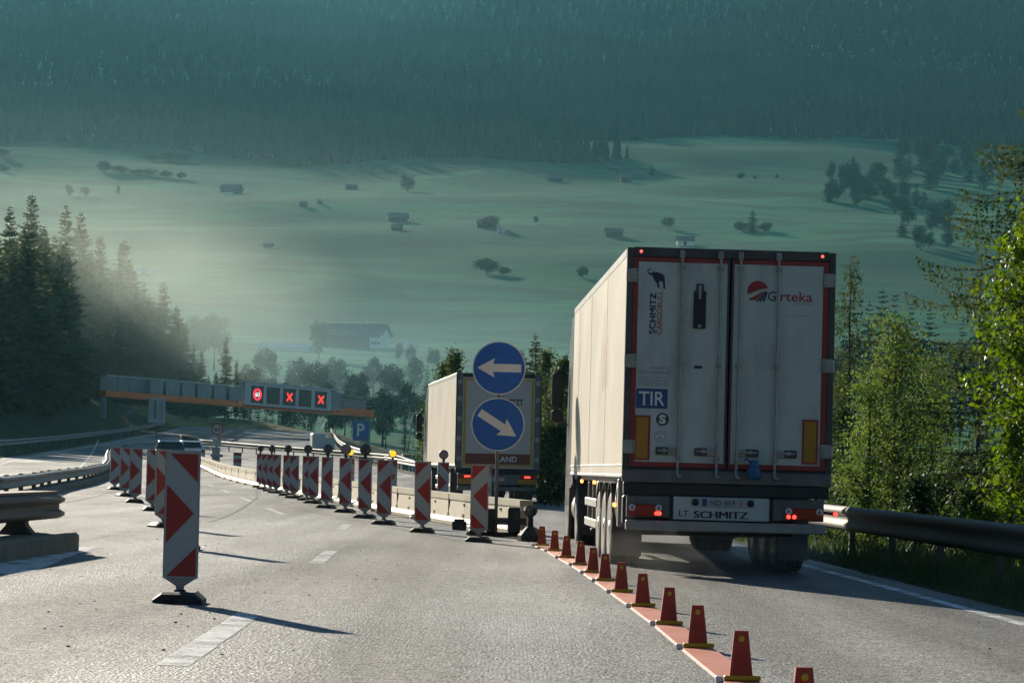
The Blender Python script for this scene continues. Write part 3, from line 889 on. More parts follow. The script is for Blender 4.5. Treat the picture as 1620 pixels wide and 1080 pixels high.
# ------------------------------------------------------------------ lorries
def add_wheel(parent, x, y, r, w, side):
    """side -1 left, +1 right; x is the outer face"""
    t = MB()
    xi = x - side * w
    pr = [(r * .56, 0), (r * .80, -.01), (r * .93, .012), (r * .985, .035), (r, .06)]
    a = [(q, x - side * d) for q, d in pr]
    # tread with grooves
    n = 5
    for k in range(n):
        u0 = .06 + (w - .12) * k / n; u1 = .06 + (w - .12) * (k + 1) / n
        a += [(r, x - side * (u0 + .008)), (r, x - side * (u1 - .012)), (r - .014, x - side * (u1 - .010)), (r - .014, x - side * (u1 - .002))]
    a += [(q, xi + side * d) for q, d in pr[::-1]]
    t.lathe(a, 'x', (0, y, r), 36, 0)
    o = t.build('tyre', M['tyre'], None)
    h = MB()
    h.lathe([(r * .57, x - side * .01), (r * .50, x - side * .03), (r * .46, x - side * .09), (r * .24, x - side * .07), (r * .22, x + side * .0), (0, x + side * .01)], 'x', (0, y, r), 28, 0)
    for i in range(10):
        an = 2 * PI * i / 10
        c = (x - side * .075, y + r * .33 * math.cos(an), r + r * .33 * math.sin(an))
        h.cyl(c, (c[0] + side * .03, c[1], c[2]), .016, n=6, mi=0)
    h.lathe([(r * .57, xi), (0, xi + side * .02)], 'x', (0, y, r), 20, 0)
    wh = h.build('wheel', M['hub'], parent)
    o.parent = wh
    return wh

def side_lamp(parent, x, y, z, m='lens_amber'):
    MB().box(x - .02, x + .02, y - .05, y + .05, z - .025, z + .025, 0, .008).build('side_marker_lamp', M[m], parent)

def lorry_chassis(t, near=True):
    f = MB()
    for x in (-.55, .55): f.box(x - .06, x + .06, .15, 13.2, .86, 1.10, 0, .01)
    for y in np.arange(.6, 13, 1.4): f.box(-.5, .5, y - .05, y + .05, .90, 1.06, 0)
    for y in (2.6, 3.9, 5.2): f.cyl((-1.0, y, .50), (1.0, y, .50), .075, n=10)
    for y in (2.6, 3.9, 5.2):
        for x in (-.5, .5): f.box(x - .12, x + .12, y - .25, y + .25, .52, .86, 0, .03)
    f.cyl((-.3, 6.4, .72), (-.3, 7.6, .72), .15, n=14); f.cyl((.3, 6.4, .72), (.3, 7.6, .72), .15, n=14)
    f.build('chassis', M['frame_dark'], t)
    for y in (2.6, 3.9, 5.2):
        for s in (-1, 1): add_wheel(t, s * 1.26, y, .50, .38, s)
    # curved spray guards over each trailer wheel
    for s in (-1, 1):
        g = MB()
        for y in (2.6, 3.9, 5.2):
            vs = []
            for k in range(9):
                a = PI * (.12 + .76 * k / 8)
                for x in (s * 1.27, s * .86): vs.append((x, y + .60 * math.cos(a), .50 + .60 * math.sin(a)))
            for k in range(9):
                a = PI * (.12 + .76 * k / 8)
                for x in (s * 1.27, s * .86): vs.append((x, y + .615 * math.cos(a), .50 + .615 * math.sin(a)))
            fs = []
            for k in range(8):
                fs += [(2 * k, 2 * k + 1, 2 * k + 3, 2 * k + 2), (18 + 2 * k, 18 + 2 * k + 2, 18 + 2 * k + 3, 18 + 2 * k + 1), (2 * k, 2 * k + 2, 18 + 2 * k + 2, 18 + 2 * k), (2 * k + 1, 18 + 2 * k + 1, 18 + 2 * k + 3, 2 * k + 3)]
            g.add(vs, fs, 0, False)
        g.build('mudguard', M['flap'], t)
    for s in (-1, 1):
        for y in (1.96, ):
            MB().box(s * 1.26, s * .88, y - .008, y + .008, .16, .95, 0, .004).build('mud_flap', M['flap'], t)
    # side guards, pallet box, landing legs
    for s in (-1, 1):
        g = MB()
        for z in (.48, .78): g.box(s * 1.24, s * 1.21, 6.3, 9.4, z - .06, z + .06, 0, .01)
        for y in (6.5, 7.8, 9.1): g.box(s * 1.21, s * 1.15, y - .04, y + .04, .42, 1.08, 0, .01)
        g.build('side_guard', M['alu'], t)
    l = MB()
    for s in (-1, 1):
        l.box(s * 1.0 - .06, s * 1.0 + .06, 9.74, 9.86, .36, 1.1, 0, .01); l.box(s * 1.0 - .12, s * 1.0 + .12, 9.68, 9.92, .32, .36, 0, .01)
    l.build('landing_leg', M['flap'], t)
    MB().box(-1.24, -.75, 5.75, 6.25, .42, 1.10, 0, .02).build('toolbox', M['alu'], t)
    # tractor unit
    c = MB()
    yb = 14.15
    c.prism([(yb, .95), (yb, 3.50), (yb + .25, 3.86), (yb + .9, 3.90), (yb + 1.75, 3.45), (yb + 2.15, 2.2), (yb + 2.2, .5), (yb + .6, .5), (yb + .6, .95)], -1.24, 1.24, 0, 'x')
    for s in (-1, 1): c.box(s * 1.245, s * 1.20, 13.55, yb + .02, 1.0, 3.55, 0, .01)
    c.build('cab', M['cab'], t)
    ch = MB()
    for x in (-.4, .4): ch.box(x - .05, x + .05, 9.9, 15.9, .70, .92, 0, .01)
    ch.box(-.5, .5, 11.2, 12.4, .92, 1.04, 0, .02)
    for s in (-1, 1): ch.cyl((s * .95, 12.7, .62), (s * .95, 13.7, .62), .30, n=18)
    ch.build('tractor_frame', M['frame_dark'], t)
    for s in (-1, 1):
        add_wheel(t, s * 1.25, 11.7, .51, .62, s)
        add_wheel(t, s * 1.23, 15.35, .51, .32, s)
        fd = MB()
        vs = []
        for k in range(9):
            a = PI * (.02 + .96 * k / 8)
            for x in (s * 1.26, s * .60): vs.append((x, 11.7 + .62 * math.cos(a), .52 + .62 * math.sin(a)))
        vs += [(x, y, z + .02) for x, y, z in vs]
        fs = []
        for k in range(8):
            fs += [(2 * k, 2 * k + 1, 2 * k + 3, 2 * k + 2), (18 + 2 * k, 18 + 2 * k + 2, 18 + 2 * k + 3, 18 + 2 * k + 1), (2 * k, 2 * k + 2, 18 + 2 * k + 2, 18 + 2 * k)]
        fd.add(vs, fs); fd.box(s * 1.26, s * .62, 11.06, 11.075, .22, .60, 0)
        fd.build('mudguard', M['flap'], t)
    for s in (-1, 1):
        mm = MB()
        mm.box(s * 1.32, s * 1.54, 15.92, 16.06, 2.35, 2.95, 0, .04); mm.box(s * 1.32, s * 1.54, 15.92, 16.06, 2.08, 2.30, 0, .04)
        mm.tube([(s * 1.2, 16.1, 3.02), (s * 1.42, 16.02, 3.04), (s * 1.42, 16.0, 2.95)], .022); mm.tube([(s * 1.2, 16.1, 2.05), (s * 1.42, 16.02, 2.03), (s * 1.42, 16.0, 2.1)], .022)
        mi = mm.build('mirror', M['dark'], t)
        MB().box(s * 1.345, s * 1.515, 15.905, 15.918, 2.38, 2.92, 0).box(s * 1.345, s * 1.515, 15.905, 15.918, 2.11, 2.27, 0).build('mirror_glass', M['dark'], mi)

YAW1 = rad(1.43)
pt = spot(1153, 905.5)
T1 = thing('semi_trailer_lorry', 'white box trailer lorry with closed rear doors in the right lane', 'lorry', (2.64, 35.75, road_z(2.64, 35.75) - .01), YAW1)
T1.rotation_euler = (rad(-.1), rad(.35), YAW1)
lorry_chassis(T1)
W = 1.275
b = MB()
b.box(-W, -W + .07, .10, 13.6, 1.20, 3.93, 0); b.box(W - .07, W, .10, 13.6, 1.20, 3.93, 0)
b.box(-W + .07, W - .07, 13.52, 13.6, 1.2, 3.93, 0); b.box(-W + .07, W - .07, .1, 13.6, 3.90, 3.94, 0); b.box(-W + .07, W - .07, .1, 13.6, 1.1, 1.2, 1)
T1b = b.build('trailer_body', [M['trailer_side'], M['frame_dark']], T1)
tr = MB()
for s in (-1, 1):
    tr.box(s * W - s * .02, s * (W + .006), .06, 13.62, 3.86, 3.97, 0, .01)
    tr.box(s * W - s * .02, s * (W + .010), .06, 13.62, 1.165, 1.205, 0, .008)
    tr.box(s * W - s * .02, s * (W + .004), .06, 13.62, 1.30, 1.33, 0, .003)
    for y in (4.0, 8.0, 11.6): tr.box(s * W, s * (W + .003), y, y + .03, 1.34, 3.85, 0)
tr.build('side_trim', M['alu'], T1b)
q = MB(); rs = random.Random(5)
for k in range(9):
    y0 = 3.5 + rs.uniform(0, 1.6); z0 = rs.uniform(2.2, 2.9); w = rs.uniform(.03, .09); hh = rs.uniform(.3, .8)
    q.add([(-W - .0022, y0, z0), (-W - .0022, y0 + w, z0 + .05), (-W - .0022, y0 + w * 1.2, z0 + hh), (-W - .0022, y0 + w * .5, z0 + hh * .9)], [(0, 1, 2, 3)])
q.build('red_smear', M['smear'], T1b)
# rear portal
p = MB()
p.box(-W - .003, -W + .075, -.02, .10, 1.14, 3.97, 0, .008); p.box(W - .075, W + .003, -.02, .10, 1.14, 3.97, 0, .008)
p.box(-W + .075, W - .075, -.02, .10, 3.865, 3.98, 0, .008)
p.box(-W, W, -.03, .10, 1.115, 1.275, 1, .012)
p.box(-W + .02, W - .02, -.005, .14, .965, 1.112, 2, .01)
p.box(-W + .075, W - .075, -.012, .09, 1.278, 1.30, 2)
p.build('rear_frame', [M['frame_dark'], M['alu_grey'], M['dark']], T1)
for s in (-1, 1): MB().lathe([(0, -.030), (.014, -.028), (.019, -.02)], 'y', (s * 1.11, 0, 3.925), 12).build('top_marker_lamp', M['lens_marker'], T1)
def door(sx):
    x0, x1 = (-1.198, -.018) if sx < 0 else (.006, 1.198)
    d = MB()
    d.box(x0, x1, -.010, .06, 1.305, 3.86, 1, .004)
    xo0, xo1 = (-1.135, -.045) if sx < 0 else (.032, 1.125)
    d.box(xo0, xo1, -.018, -.010, 1.365, 3.80, 0, .003)
    o = d.build('door', [M['door'], M['gasket_red']], T1)
    g = MB()
    xg = -.018 if sx < 0 else .006
    g.box(xg - .028 * (1 if sx < 0 else 0), xg + .028 * (0 if sx < 0 else 1), -.024, -.0105, 1.31, 3.855, 0, .003)
    g.build('seal', M['frame_dark'], o)
    for xb in ((-.607, -.134) if sx < 0 else (.110, .575)):
        r = MB()
        r.cyl((xb, -.055, 1.24), (xb, -.055, 3.93), .0165, n=10)
        for z in (3.88, 3.74, 2.56, 1.42): r.box(xb - .035, xb + .035, -.075, -.019, z - .025, z + .025, 0, .008)
        r.box(xb - .03, xb + .03, -.085, -.02, 3.89, 3.95, 0, .008)
        r.tube([(xb, -.055, 1.30), (xb, -.06, 1.22), (xb + .02, -.07, 1.19), (xb + .05, -.06, 1.20)], .022)
        r.build('locking_bar', M['steel_bar'], o)
        s2 = -1 if sx < 0 else 1
        h = MB()
        h.box(xb + s2 * .0, xb + s2 * .125, -.045, -.02, 1.455, 1.545, 1, .008)
        h.box(xb + s2 * .115, xb + s2 * .27, -.050, -.02, 1.455, 1.550, 2, .008)
        h.box(xb + s2 * .01, xb + s2 * .245, -.066, -.050, 1.495, 1.520, 1, .005)
        h.lathe([(0, -.072), (.026, -.070), (.032, -.05)], 'y', (xb + s2 * .165, 0, 1.505), 12, 1)
        h.build('door_handle', [M['steel_bar'], M['alu'], M['frame_dark']], o)
    for z in (3.63, 2.59, 1.545):
        h = MB()
        xh = sx * 1.195
        h.box(xh - .065, xh + .065, -.040, -.021, z - .085, z + .085, 0, .008)
        h.cyl((xh + sx * .07, -.03, z - .07), (xh + sx * .07, -.03, z + .07), .02, n=10)
        for q in (-.05, .0, .05): h.cyl((xh - sx * .04, -.044, z + q), (xh - sx * .04, -.040, z + q), .009, n=8, mi=1)
        h.build('hinge', [M['alu'], M['dark']], o)
    return o
DL, DR = door(-1), door(1)
YF = -.0195
# left door marks
v = MB()
v.box(-.455, -.305, -.040, -.0185, 3.02, 3.46, 0, .02); v.box(-.425, -.335, -.046, -.018, 3.44, 3.55, 1, .015); v.box(-.40, -.365, -.052, -.045, 3.36, 3.53, 2, .006)
v.box(-.455, -.305, -.044, -.018, 3.00, 3.05, 0, .008); v.lathe([(0, -.052), (.02, -.05), (.026, -.04)], 'y', (-.38, 0, 3.03), 10, 2)
v.build('ventilation_flap', [M['dark'], M['frame_dark'], M['alu']], DL)
MB().box(-.43, -.33, -.022, -.0185, 2.515, 2.55, 0).build('small_label', M['dark'], DL)
tx = MB(); [tx.text('SCHMITZ', -.915 + d_, 2.925 + d_, .073, YF - .0002 * k_, 0, .495, True) for k_, d_ in enumerate((-.004, 0, .004))]
tx.build('lettering', [M['navy'], M['red_print']], DL)
tx = MB(); tx.text('CARGOBULL', -.835, 2.915, .066, YF, 1, .535, True, bold=.012); tx.build('lettering', [M['navy'], M['red_print']], DL)
el = [(-.052, .07), (-.080, .115), (-.098, .150), (-.128, .158), (-.150, .178), (-.156, .205), (-.142, .225), (-.120, .232), (-.100, .222), (-.098, .214), (-.118, .220), (-.138, .212), (-.144, .198), (-.136, .184), (-.112, .178),
      (-.086, .186), (-.074, .205), (-.060, .190), (-.030, .192), (.0, .180), (.030, .172), (.052, .150), (.060, .118), (.064, .06), (.070, -.012), (.044, -.008), (.040, .058), (.030, .082), (-.004, .082), (-.012, .055), (.004, -.004), (-.024, 0), (-.036, .05)]
def polyfan(mb, pts, y, mi=0, cx=0, cz=0, k=1.0):
    from mathutils.geometry import tessellate_polygon
    P = [Vector((a, c, 0)) for a, c in pts]
    mb.add([(cx + a * k, y, cz + c * k) for a, c in pts], [tuple(f) for f in tessellate_polygon([P])], mi)
e = MB(); polyfan(e, el, YF, 0, -.935 + .06, 3.485, 1.0)
e.build('elephant_emblem', M['navy'], DL)
gl = MB()
rr_ = random.Random(3)
gl.box(-1.13, -.71, YF, -.0183, 2.275, 2.56, 1)
for z, h, n0 in ((2.495, .030, 2), (2.435, .034, 2), (2.385, .010, 5), (2.350, .010, 6), (2.320, .010, 5), (2.295, .010, 6)):
    x = -1.12 + (.16 if h == .030 else 0)
    while x < -.75:
        w = rr_.uniform(.04, .11) if h < .02 else rr_.uniform(.012, .02)
        gl.box(x, min(x + w, -.735), YF - .001, YF, z, z + h, 0); x += w + (.018 if h < .02 else .014)
gl.build('faded_notice', [M['grey_print'], M['door']], DL)
q = MB(); q.box(-1.130, -.745, -.0205, -.0183, 2.015, 2.255, 0); q.text('TIR', -.9375, 2.05, .17, -.0212, 1, .315, align='C', bold=.012)
q.build('customs_plate', [M['tir'], M['white']], DL)
q = MB(); q.disc(-.80, 1.885, .090, YF - .001, -.0183, 28, 0); q.disc(-.80, 1.885, .090, YF - .0016, YF - .001, 28, 1, r_in=.082); q.text('S', -.80, 1.828, .115, YF - .002, 1, .085, align='C', bold=.05)
q.build('round_sticker', [M['green_print'], M['white']], DL)
q = MB(); q.disc(-.822, 1.672, .075, YF - .001, -.0183, 8, 0); q.disc(-.822, 1.672, .070, YF - .0016, YF - .001, 8, 1); q.disc(-.822, 1.672, .060, YF - .002, YF - .0016, 8, 0, r_in=.052); q.text('80', -.822, 1.632, .055, YF - .002, 0, .062, align='C'); q.box(-.85, -.795, YF - .002, YF - .0016, 1.70, 1.708, 0)
q.build('round_sticker', [M['green_print'], M['white']], DL)
for s, D, x in ((-1, DL, -1.045), (1, DR, 1.005)):
    q = MB(); q.box(x - .098, x + .098, -.0225, -.0183, 1.385, 1.93, 0); q.box(x - .072, x + .072, -.0232, -.0225, 1.41, 1.905, 1)
    q.build('marker_plate', [M['gasket_red'], M['orange_refl']], D)
# right door logo: half sun over furrows, name
q = MB()
cx, cz, R_ = .328, 3.475, .130
pts = [(cx + R_ * math.cos(a), cz + R_ * math.sin(a)) for a in np.linspace(rad(-168), rad(-345), 24)]
q_ = [(cx + R_ * math.cos(a), cz + R_ * math.sin(a)) for a in np.linspace(rad(18), rad(198), 26)]
sw = [(cx - .02, cz + .012), (cx + .06, cz + .038)]
polyfan(q, q_ + [(cx - .08, cz - .02), (cx + .02, cz + .025)], YF, 0)
for k in range(5):
    a0 = (cx + .095 + .006 * k, cz + .012 - .004 * k); xx = cx - .11 + .043 * k
    q.add([(a0[0] - .006, YF, a0[1]), (a0[0] + .004, YF, a0[1]), (xx + .020, YF, cz - .115 - .012 * (k > 1)), (xx - .004, YF, cz - .095 - .018 * (k > 1))], [(0, 1, 2, 3)], 0 if k < 2 else 1)
q.build('logo', [M['red_print'], M['navy']], DR)
q = MB(); q.text('G', .450, 3.362, .118, YF, 0, .100, bold=.012); q.text('irteka', .562, 3.364, .118, YF, 1, .435, bold=.012)
q.build('lettering', [M['navy'], M['red_print'], M['grey_print']], DR); q = MB(); q.text('LOGISTICS', .775, 3.325, .022, YF, 1, .215)
q.text('www.girteka.eu', .64, 3.180, .026, YF, 2, .36)
q.build('lettering', [M['navy'], M['red_print'], M['grey_print']], DR)
# light board, bumper
q = MB(); q.box(-1.21, -.685, .02, .10, .69, .955, 0, .01); q.box(.575, 1.20, .02, .10, .69, .955, 0, .01)
q.box(-.64, .53, .0, .10, .675, .955, 1, .008)
q.box(-.685, -.64, .03, .10, .69, .93, 2); q.box(.53, .575, .03, .10, .69, .93, 2)
LB = q.build('light_board', [M['alu_grey'], M['door'], M['dark']], T1)
for s, x0, x1, lit in ((-1, -1.19, -.775, (-.845, -.775 - .035)), (1, .72, 1.185, (.765, .835))):
    q = MB(); q.box(x0, x1, -.02, .02, .705, .845, 0, .012)
    for x in (x0 + .045, x1 - .045): q.lathe([(0, -.032), (.032, -.030), (.042, -.02)], 'y', (x, 0, .808), 14, 2); q.lathe([(0, -.036), (.012, -.035), (.016, -.03)], 'y', (x, 0, .808), 10, 3)
    for x in lit: q.lathe([(0, -.030), (.020, -.028), (.026, -.02)], 'y', (x, 0, .742), 12, 1)
    q.build('tail_light', [M['lens_red'], M['lens_lit'], M['lens_white'], M['dark']], LB)
q = MB(); q.box(-.42, .34, -.012, .0, .835, .945, 0, .004)
q.lathe([(0, -.03), (.035, -.028), (.045, -.012)], 'y', (-.375, 0, .89), 12, 1); q.lathe([(0, -.03), (.035, -.028), (.045, -.012)], 'y', (.30, 0, .89), 12, 1)
q.box(-.29, -.235, -.014, -.012, .845, .935, 2)
q.text('ND 459', -.19, .855, .065, -.015, 1, .30); q.text('J', .17, .855, .065, -.015, 1)
q.build('number_plate', [M['white_sheet'], M['black'], M['tir']], LB)
q = MB(); q.text('LT', -.57, .715, .070, -.003, 0, .115, bold=.01); q.build('country_letters', [M['black']], LB)
q = MB()
for k_, d_ in enumerate((-.006, 0, .006)): q.text('SCHMITZ', -.385 + d_, .70, .085, -.003 - .0003 * k_, 0, .655)
q.build('lettering', [M['black']], LB)
MB().box(-1.22, 1.22, -.05, .07, .535, .655, 0, .012).build('underride_bar', M['alu'], T1)
q = MB()
for x in (-.62, .62): q.box(x - .06, x + .06, .07, .12, .56, 1.0, 0, .01)
q.build('bar_bracket', M['frame_dark'], T1)
q = MB(); q.box(-1.24, -.05, .3, .5, .60, .95, 0, .02); q.cyl((.25, .35, .62), (.85, .35, .62), .13, n=14)
q.build('rear_tank', M['dark'], T1)
q = MB(); q.tube([(1.18, .10, .80), (1.24, .08, .80), (1.33, .06, .79)], .018); q.lathe([(0, .02), (.030, .03), (.034, .06), (0, .075)], 'y', (1.34, 0, .79), 12, 0)
q.build('outline_lamp_arm', M['dark'], T1); MB().lathe([(0, -.004), (.022, .0), (.028, .02)], 'y', (1.34, 0, .79), 12).build('outline_lamp', M['lens_lit'], T1)
for y in (1.2, 6.0, 9.6): side_lamp(T1, -1.285, y, 1.08 if y > 5 else .82)
q = MB()                                              # straps and hoses hanging by the trailer side
q.tube([(-1.22, 1.3, 1.16), (-1.25, 1.25, .95), (-1.24, 1.3, .70), (-1.2, 1.35, .62)], .02); q.tube([(-1.2, 1.6, 1.16), (-1.26, 1.5, .8), (-1.22, 1.45, .60)], .015)
q.box(-1.27, -1.19, .78, .92, .55, 1.15, 0, .015)
q.build('strap', M['alu'], T1)
# blue bag tied on a locking bar
bb = T1.matrix_basis @ Vector((.325, -.095, 1.18))
q = MB(); q.lathe([(0, 0), (.05, .004), (.075, .04), (.082, .11), (.07, .17), (.045, .20), (.06, .235), (0, .24)], 'z', (0, 0, 0), 9, 0)
for i, (x, y, z) in enumerate(q.v): q.v[i] = (x * (1 + .25 * math.sin(5 * i)), y * .7, z)
q.tube([(-.04, .01, .2), (-.09, .02, .26), (-.12, .03, .235)], .012)
tag(q.build('blue_bag', M['bag'], None, bb), 'blue plastic bag tied to the rear door bar of the white lorry', 'bag')

# second lorry, far
YAW2 = rad(5.2)
T2 = thing('semi_trailer_lorry', 'distant lorry with grey yellow-edged rear curtain behind the blue signs', 'lorry', (-.36, 88.5, road_z(-.36, 88.5) - .02), YAW2)
lorry_chassis(T2)
b = MB()
b.box(-W, -W + .05, .10, 13.6, 1.20, 3.95, 0); b.box(W - .05, W, .10, 13.6, 1.20, 3.95, 0)
b.box(-W + .05, W - .05, 13.5, 13.6, 1.2, 3.95, 0); b.box(-W + .05, W - .05, .1, 13.6, 3.92, 3.96, 0); b.box(-W + .05, W - .05, .1, 13.6, 1.1, 1.2, 1)
tb = b.build('trailer_body', [M['trailer_side'], M['frame_dark']], T2)
tr = MB()
for s in (-1, 1):
    tr.box(s * W - s * .02, s * (W + .01), .06, 13.62, 3.86, 3.98, 0, .01); tr.box(s * W - s * .02, s * (W + .01), .06, 13.62, 1.16, 1.22, 0, .008)
tr.build('side_trim', M['alu'], tb)
p = MB()
for s in (-1, 1): p.box(s * W - s * .18, s * (W + .003), -.02, .1, 1.1, 3.98, 0, .01); p.box(s * (W - .01), s * (W + .02), -.03, .04, 1.2, 3.95, 1, .005)
p.box(-W + .18, W - .18, -.02, .1, 3.86, 3.98, 1, .01); p.box(-W, W, -.03, .1, .98, 1.10, 1, .01)
for s in (-1, 1):
    for z in (1.4, 2.0, 2.6, 3.2, 3.7): p.box(s * W - s * .03, s * W - s * .16, -.045, -.02, z - .07, z + .07, 2, .008)
p.build('rear_frame', [M['alu_grey'], M['dark'], M['alu']], T2)
d = MB(); d.box(-1.09, 1.09, -.012, .06, 1.12, 3.855, 0, .004)
dr = d.build('door', [M['curtain_grey']], T2)
q = MB()
for s in (-1, 1): q.box(s * 1.06, s * .985, -.018, -.012, 1.17, 3.82, 0)
q.box(-.985, .985, -.018, -.012, 1.17, 1.23, 0); q.box(-.985, .985, -.018, -.012, 3.77, 3.82, 0)
q.build('yellow_edge', M['yellow_trim'], dr)
q = MB(); q.box(-.98, .98, -.018, -.012, 1.24, 1.56, 0); q.text('LAND', -.02, 1.32, .17, -.0195, 1, .60, bold=.02); q.text('ZTZT', .28, 3.02, .19, -.0145, 2, .46, bold=.02)
q.build('lettering', [M['maroon'], M['white'], M['black']], dr)
q = MB(); q.box(-1.2, 1.2, .02, .1, .62, .95, 0, .01); lb2 = q.build('light_board', M['alu_grey'], T2)
for s in (-1, 1):
    q = MB(); q.box(s * 1.19, s * .62, -.02, .02, .66, .80, 0, .01); q.box(s * 1.17, s * .70, -.02, .02, .815, .92, 1, .01)
    q.build('tail_light', [M['orange_refl'], M['lens_red']], lb2)
    MB().box(s * 1.0, s * .82, -.035, -.02, .845, .895, 0, .008).build('lit_lamp', M['lens_lit'], lb2)
q = MB(); q.box(-.30, .22, -.012, .02, .74, .85, 0); q.text('KX 802', -.27, .76, .06, -.014, 1, .42)
q.build('number_plate', [M['white_sheet'], M['grey_print']], lb2)
MB().box(-1.2, 1.2, -.05, .07, .45, .57, 0, .012).build('underride_bar', M['alu_grey'], T2)

# ------------------------------------------------------------------ cars on the far bend
def make_car(label, cat, name, p, rz, body_m, van=False):
    t = thing(name, label, cat, p, rz)
    hw = .90 if not van else .98
    if van: prof = [(-2.4, .35), (-2.45, .9), (-2.38, 2.25), (-2.2, 2.35), (1.2, 2.35), (1.75, 1.5), (2.4, 1.25), (2.5, .8), (2.45, .35)]
    else: prof = [(-2.15, .32), (-2.2, .62), (-2.15, .95), (-1.75, 1.42), (-1.5, 1.50), (.1, 1.50), (.75, 1.02), (1.95, .86), (2.15, .62), (2.1, .32)]
    n = len(prof); vs = []
    top = max(z for _, z in prof)
    for s, k in ((-1, 0), (-1, 1), (1, 1), (1, 0)):
        for y, z in prof:
            tuck = max(0, (z - .95)) / (top - .9) * (.20 if not van else .10)
            vs.append((s * (hw - tuck - (.05 if k == 0 else 0)) if k == 0 else s * (hw - .05 - tuck - .0) * .97, y, z) if False else (s * (hw - tuck) * (1 if k == 0 else .94), y, z if k == 0 or z < .4 else z + .03))
    fs = [tuple(range(n))[::-1], tuple(range(3 * n, 4 * n))]
    for r in range(3):
        for i in range(n): fs.append((r * n + i, r * n + (i + 1) % n, (r + 1) * n + (i + 1) % n, (r + 1) * n + i))
    MB().add(vs, fs).build('body', M[body_m], t)
    g = MB()
    if van: g.add([(-.7, -2.44, 1.35), (.7, -2.44, 1.35), (.66, -2.40, 2.05), (-.66, -2.40, 2.05)], [(0, 1, 2, 3)])
    else: g.add([(-.66, -2.13, 1.02), (.66, -2.13, 1.02), (.55, -1.79, 1.44), (-.55, -1.79, 1.44)], [(0, 1, 2, 3)])
    g.build('rear_window', M['glass'], t)
    for s in (-1, 1):
        MB().box(s * (hw - .02), s * (hw - .25), -2.25 if not van else -2.49, -2.1, .70, .92, 0, .02).build('tail_light', M['lens_red'], t)
        for y in (-1.35, 1.35):
            w = MB(); w.cyl((s * (hw - .22), y, .33), (s * (hw + .01), y, .33), .33, n=20); w.cyl((s * (hw + .01), y, .33), (s * (hw + .02), y, .33), .19, n=14, mi=1)
            w.build('wheel', [M['tyre'], M['hub']], t)
        MB().box(s * (hw + .02), s * (hw + .18), .45, .55, .98, 1.12, 0, .03).build('wing_mirror', M[body_m], t)
    MB().box(-.27, .27, -2.26 if not van else -2.50, -2.2 if not van else -2.44, .55, .66).build('number_plate', M['white_sheet'], t)
    return t
pc = col_at(265.5, 190)
make_car('dark car seen from behind above the nearest striped board', 'car', 'car', pc, rad(10), 'car_dark')
pc = col_at(299, 205)
make_car('pale car ahead of the dark car on the far bend', 'car', 'car', pc, rad(11), 'white')

# ------------------------------------------------------------------ gantry over the far bend
A = at(167, 627, 395); B = at(592, 660, 437)
gt = thing('sign_gantry', 'long overhead sign gantry with orange beam across the far bend', 'gantry', (0, 0, 0))
ax = (B - A); GL = ax.length; ax.normalize()
side = Vector((ax.y, -ax.x, 0)).normalized()          # towards the camera
upv = ax.cross(side) * -1
if upv.z < 0: upv = -upv
GM = Matrix(((ax.x, -side.x, upv.x), (ax.y, -side.y, upv.y), (ax.z, -side.z, upv.z))).to_4x4(); GM.translation = A
def gx(px):                                            # photo column -> metres along the beam
    lo, hi = 0, GL
    for _ in range(30):
        m_ = (lo + hi) / 2; q_ = A + ax * m_; c_ = 810 + F * ((q_.x) / q_.y)
        lo, hi = (m_, hi) if c_ < px else (lo, m_)
    return lo
g = MB(); g.box(0, gx(378), 0, 1.5, .0, .85, 0, .03, GM); g.box(gx(378), gx(540), 0, 1.5, .0, .35, 0, .03, GM); g.box(gx(540), GL, 0, 1.5, 0, 1.1, 0, .03, GM)
g.build('beam', M['gantry_orange'], gt)
for k, e in ((0, 0.35), (1, GL - .5)):
    q0 = GM @ Vector((e, .75, 0)); zg = H(q0.x, q0.y)
    MB().box(q0.x - .35, q0.x + .35, q0.y - .35, q0.y + .35, zg - .5, q0.z, 0, .04).build('post', M['gantry_grey'], gt)
h = MB()
for x0, x1 in ((gx(170), gx(240)),):
    for z in (1.2, 1.9, 2.75): h.box(x0, x1, .05, .15, z, z + .12, 0, 0, GM)
    for x in np.linspace(x0, x1, 5): h.box(x, x + .14, .05, .15, .85, 2.8, 0, 0, GM)
h.box(gx(170), gx(380), .0, .1, 2.85, 2.98, 1, 0, GM)
h.box(gx(170), gx(378), 1.3, 1.4, .85, 2.85, 2, 0, GM)
h.build('railing', [M['gantry_grey'], M['gantry_light'], M['gantry_grey']], gt)
h = MB()
for x0, x1 in ((gx(538), GL - .6),):
    for z in (1.5, 2.1, 2.7): h.box(x0, x1, .05, .15, z, z + .12, 0, 0, GM)
h.box(gx(555), GL - .4, 1.3, 1.4, 1.1, 2.6, 2, 0, GM)
h.box(gx(553), GL - .2, .0, 1.4, 2.85, 2.98, 2, 0, GM)
h.build('railing', [M['gantry_grey'], M['gantry_light'], M['gantry_grey']], gt)
for a, b_ in ((239, 259), (264, 286), (289, 309), (314, 336), (340, 359), (364, 384)):
    MB().box(gx(a), gx(b_), -.05, .6, .85, 2.75, 0, .05, GM).build('sign_back', M['gantry_grey'], gt)
bx = MB(); bx.box(gx(386), gx(523), -.35, .9, .36, 3.55, 0, .06, GM); bx.box(gx(523), gx(541), -.2, .8, .6, 3.2, 1, .05, GM); bx.box(gx(384), gx(543), -.38, .95, 3.55, 3.68, 0, .02, GM); bx.box(gx(386), gx(525), -.37, .9, .22, .36, 2, .02, GM)
pb = bx.build('display_housing', [M['gantry_light'], M['gantry_grey'], M['maroon']], gt)
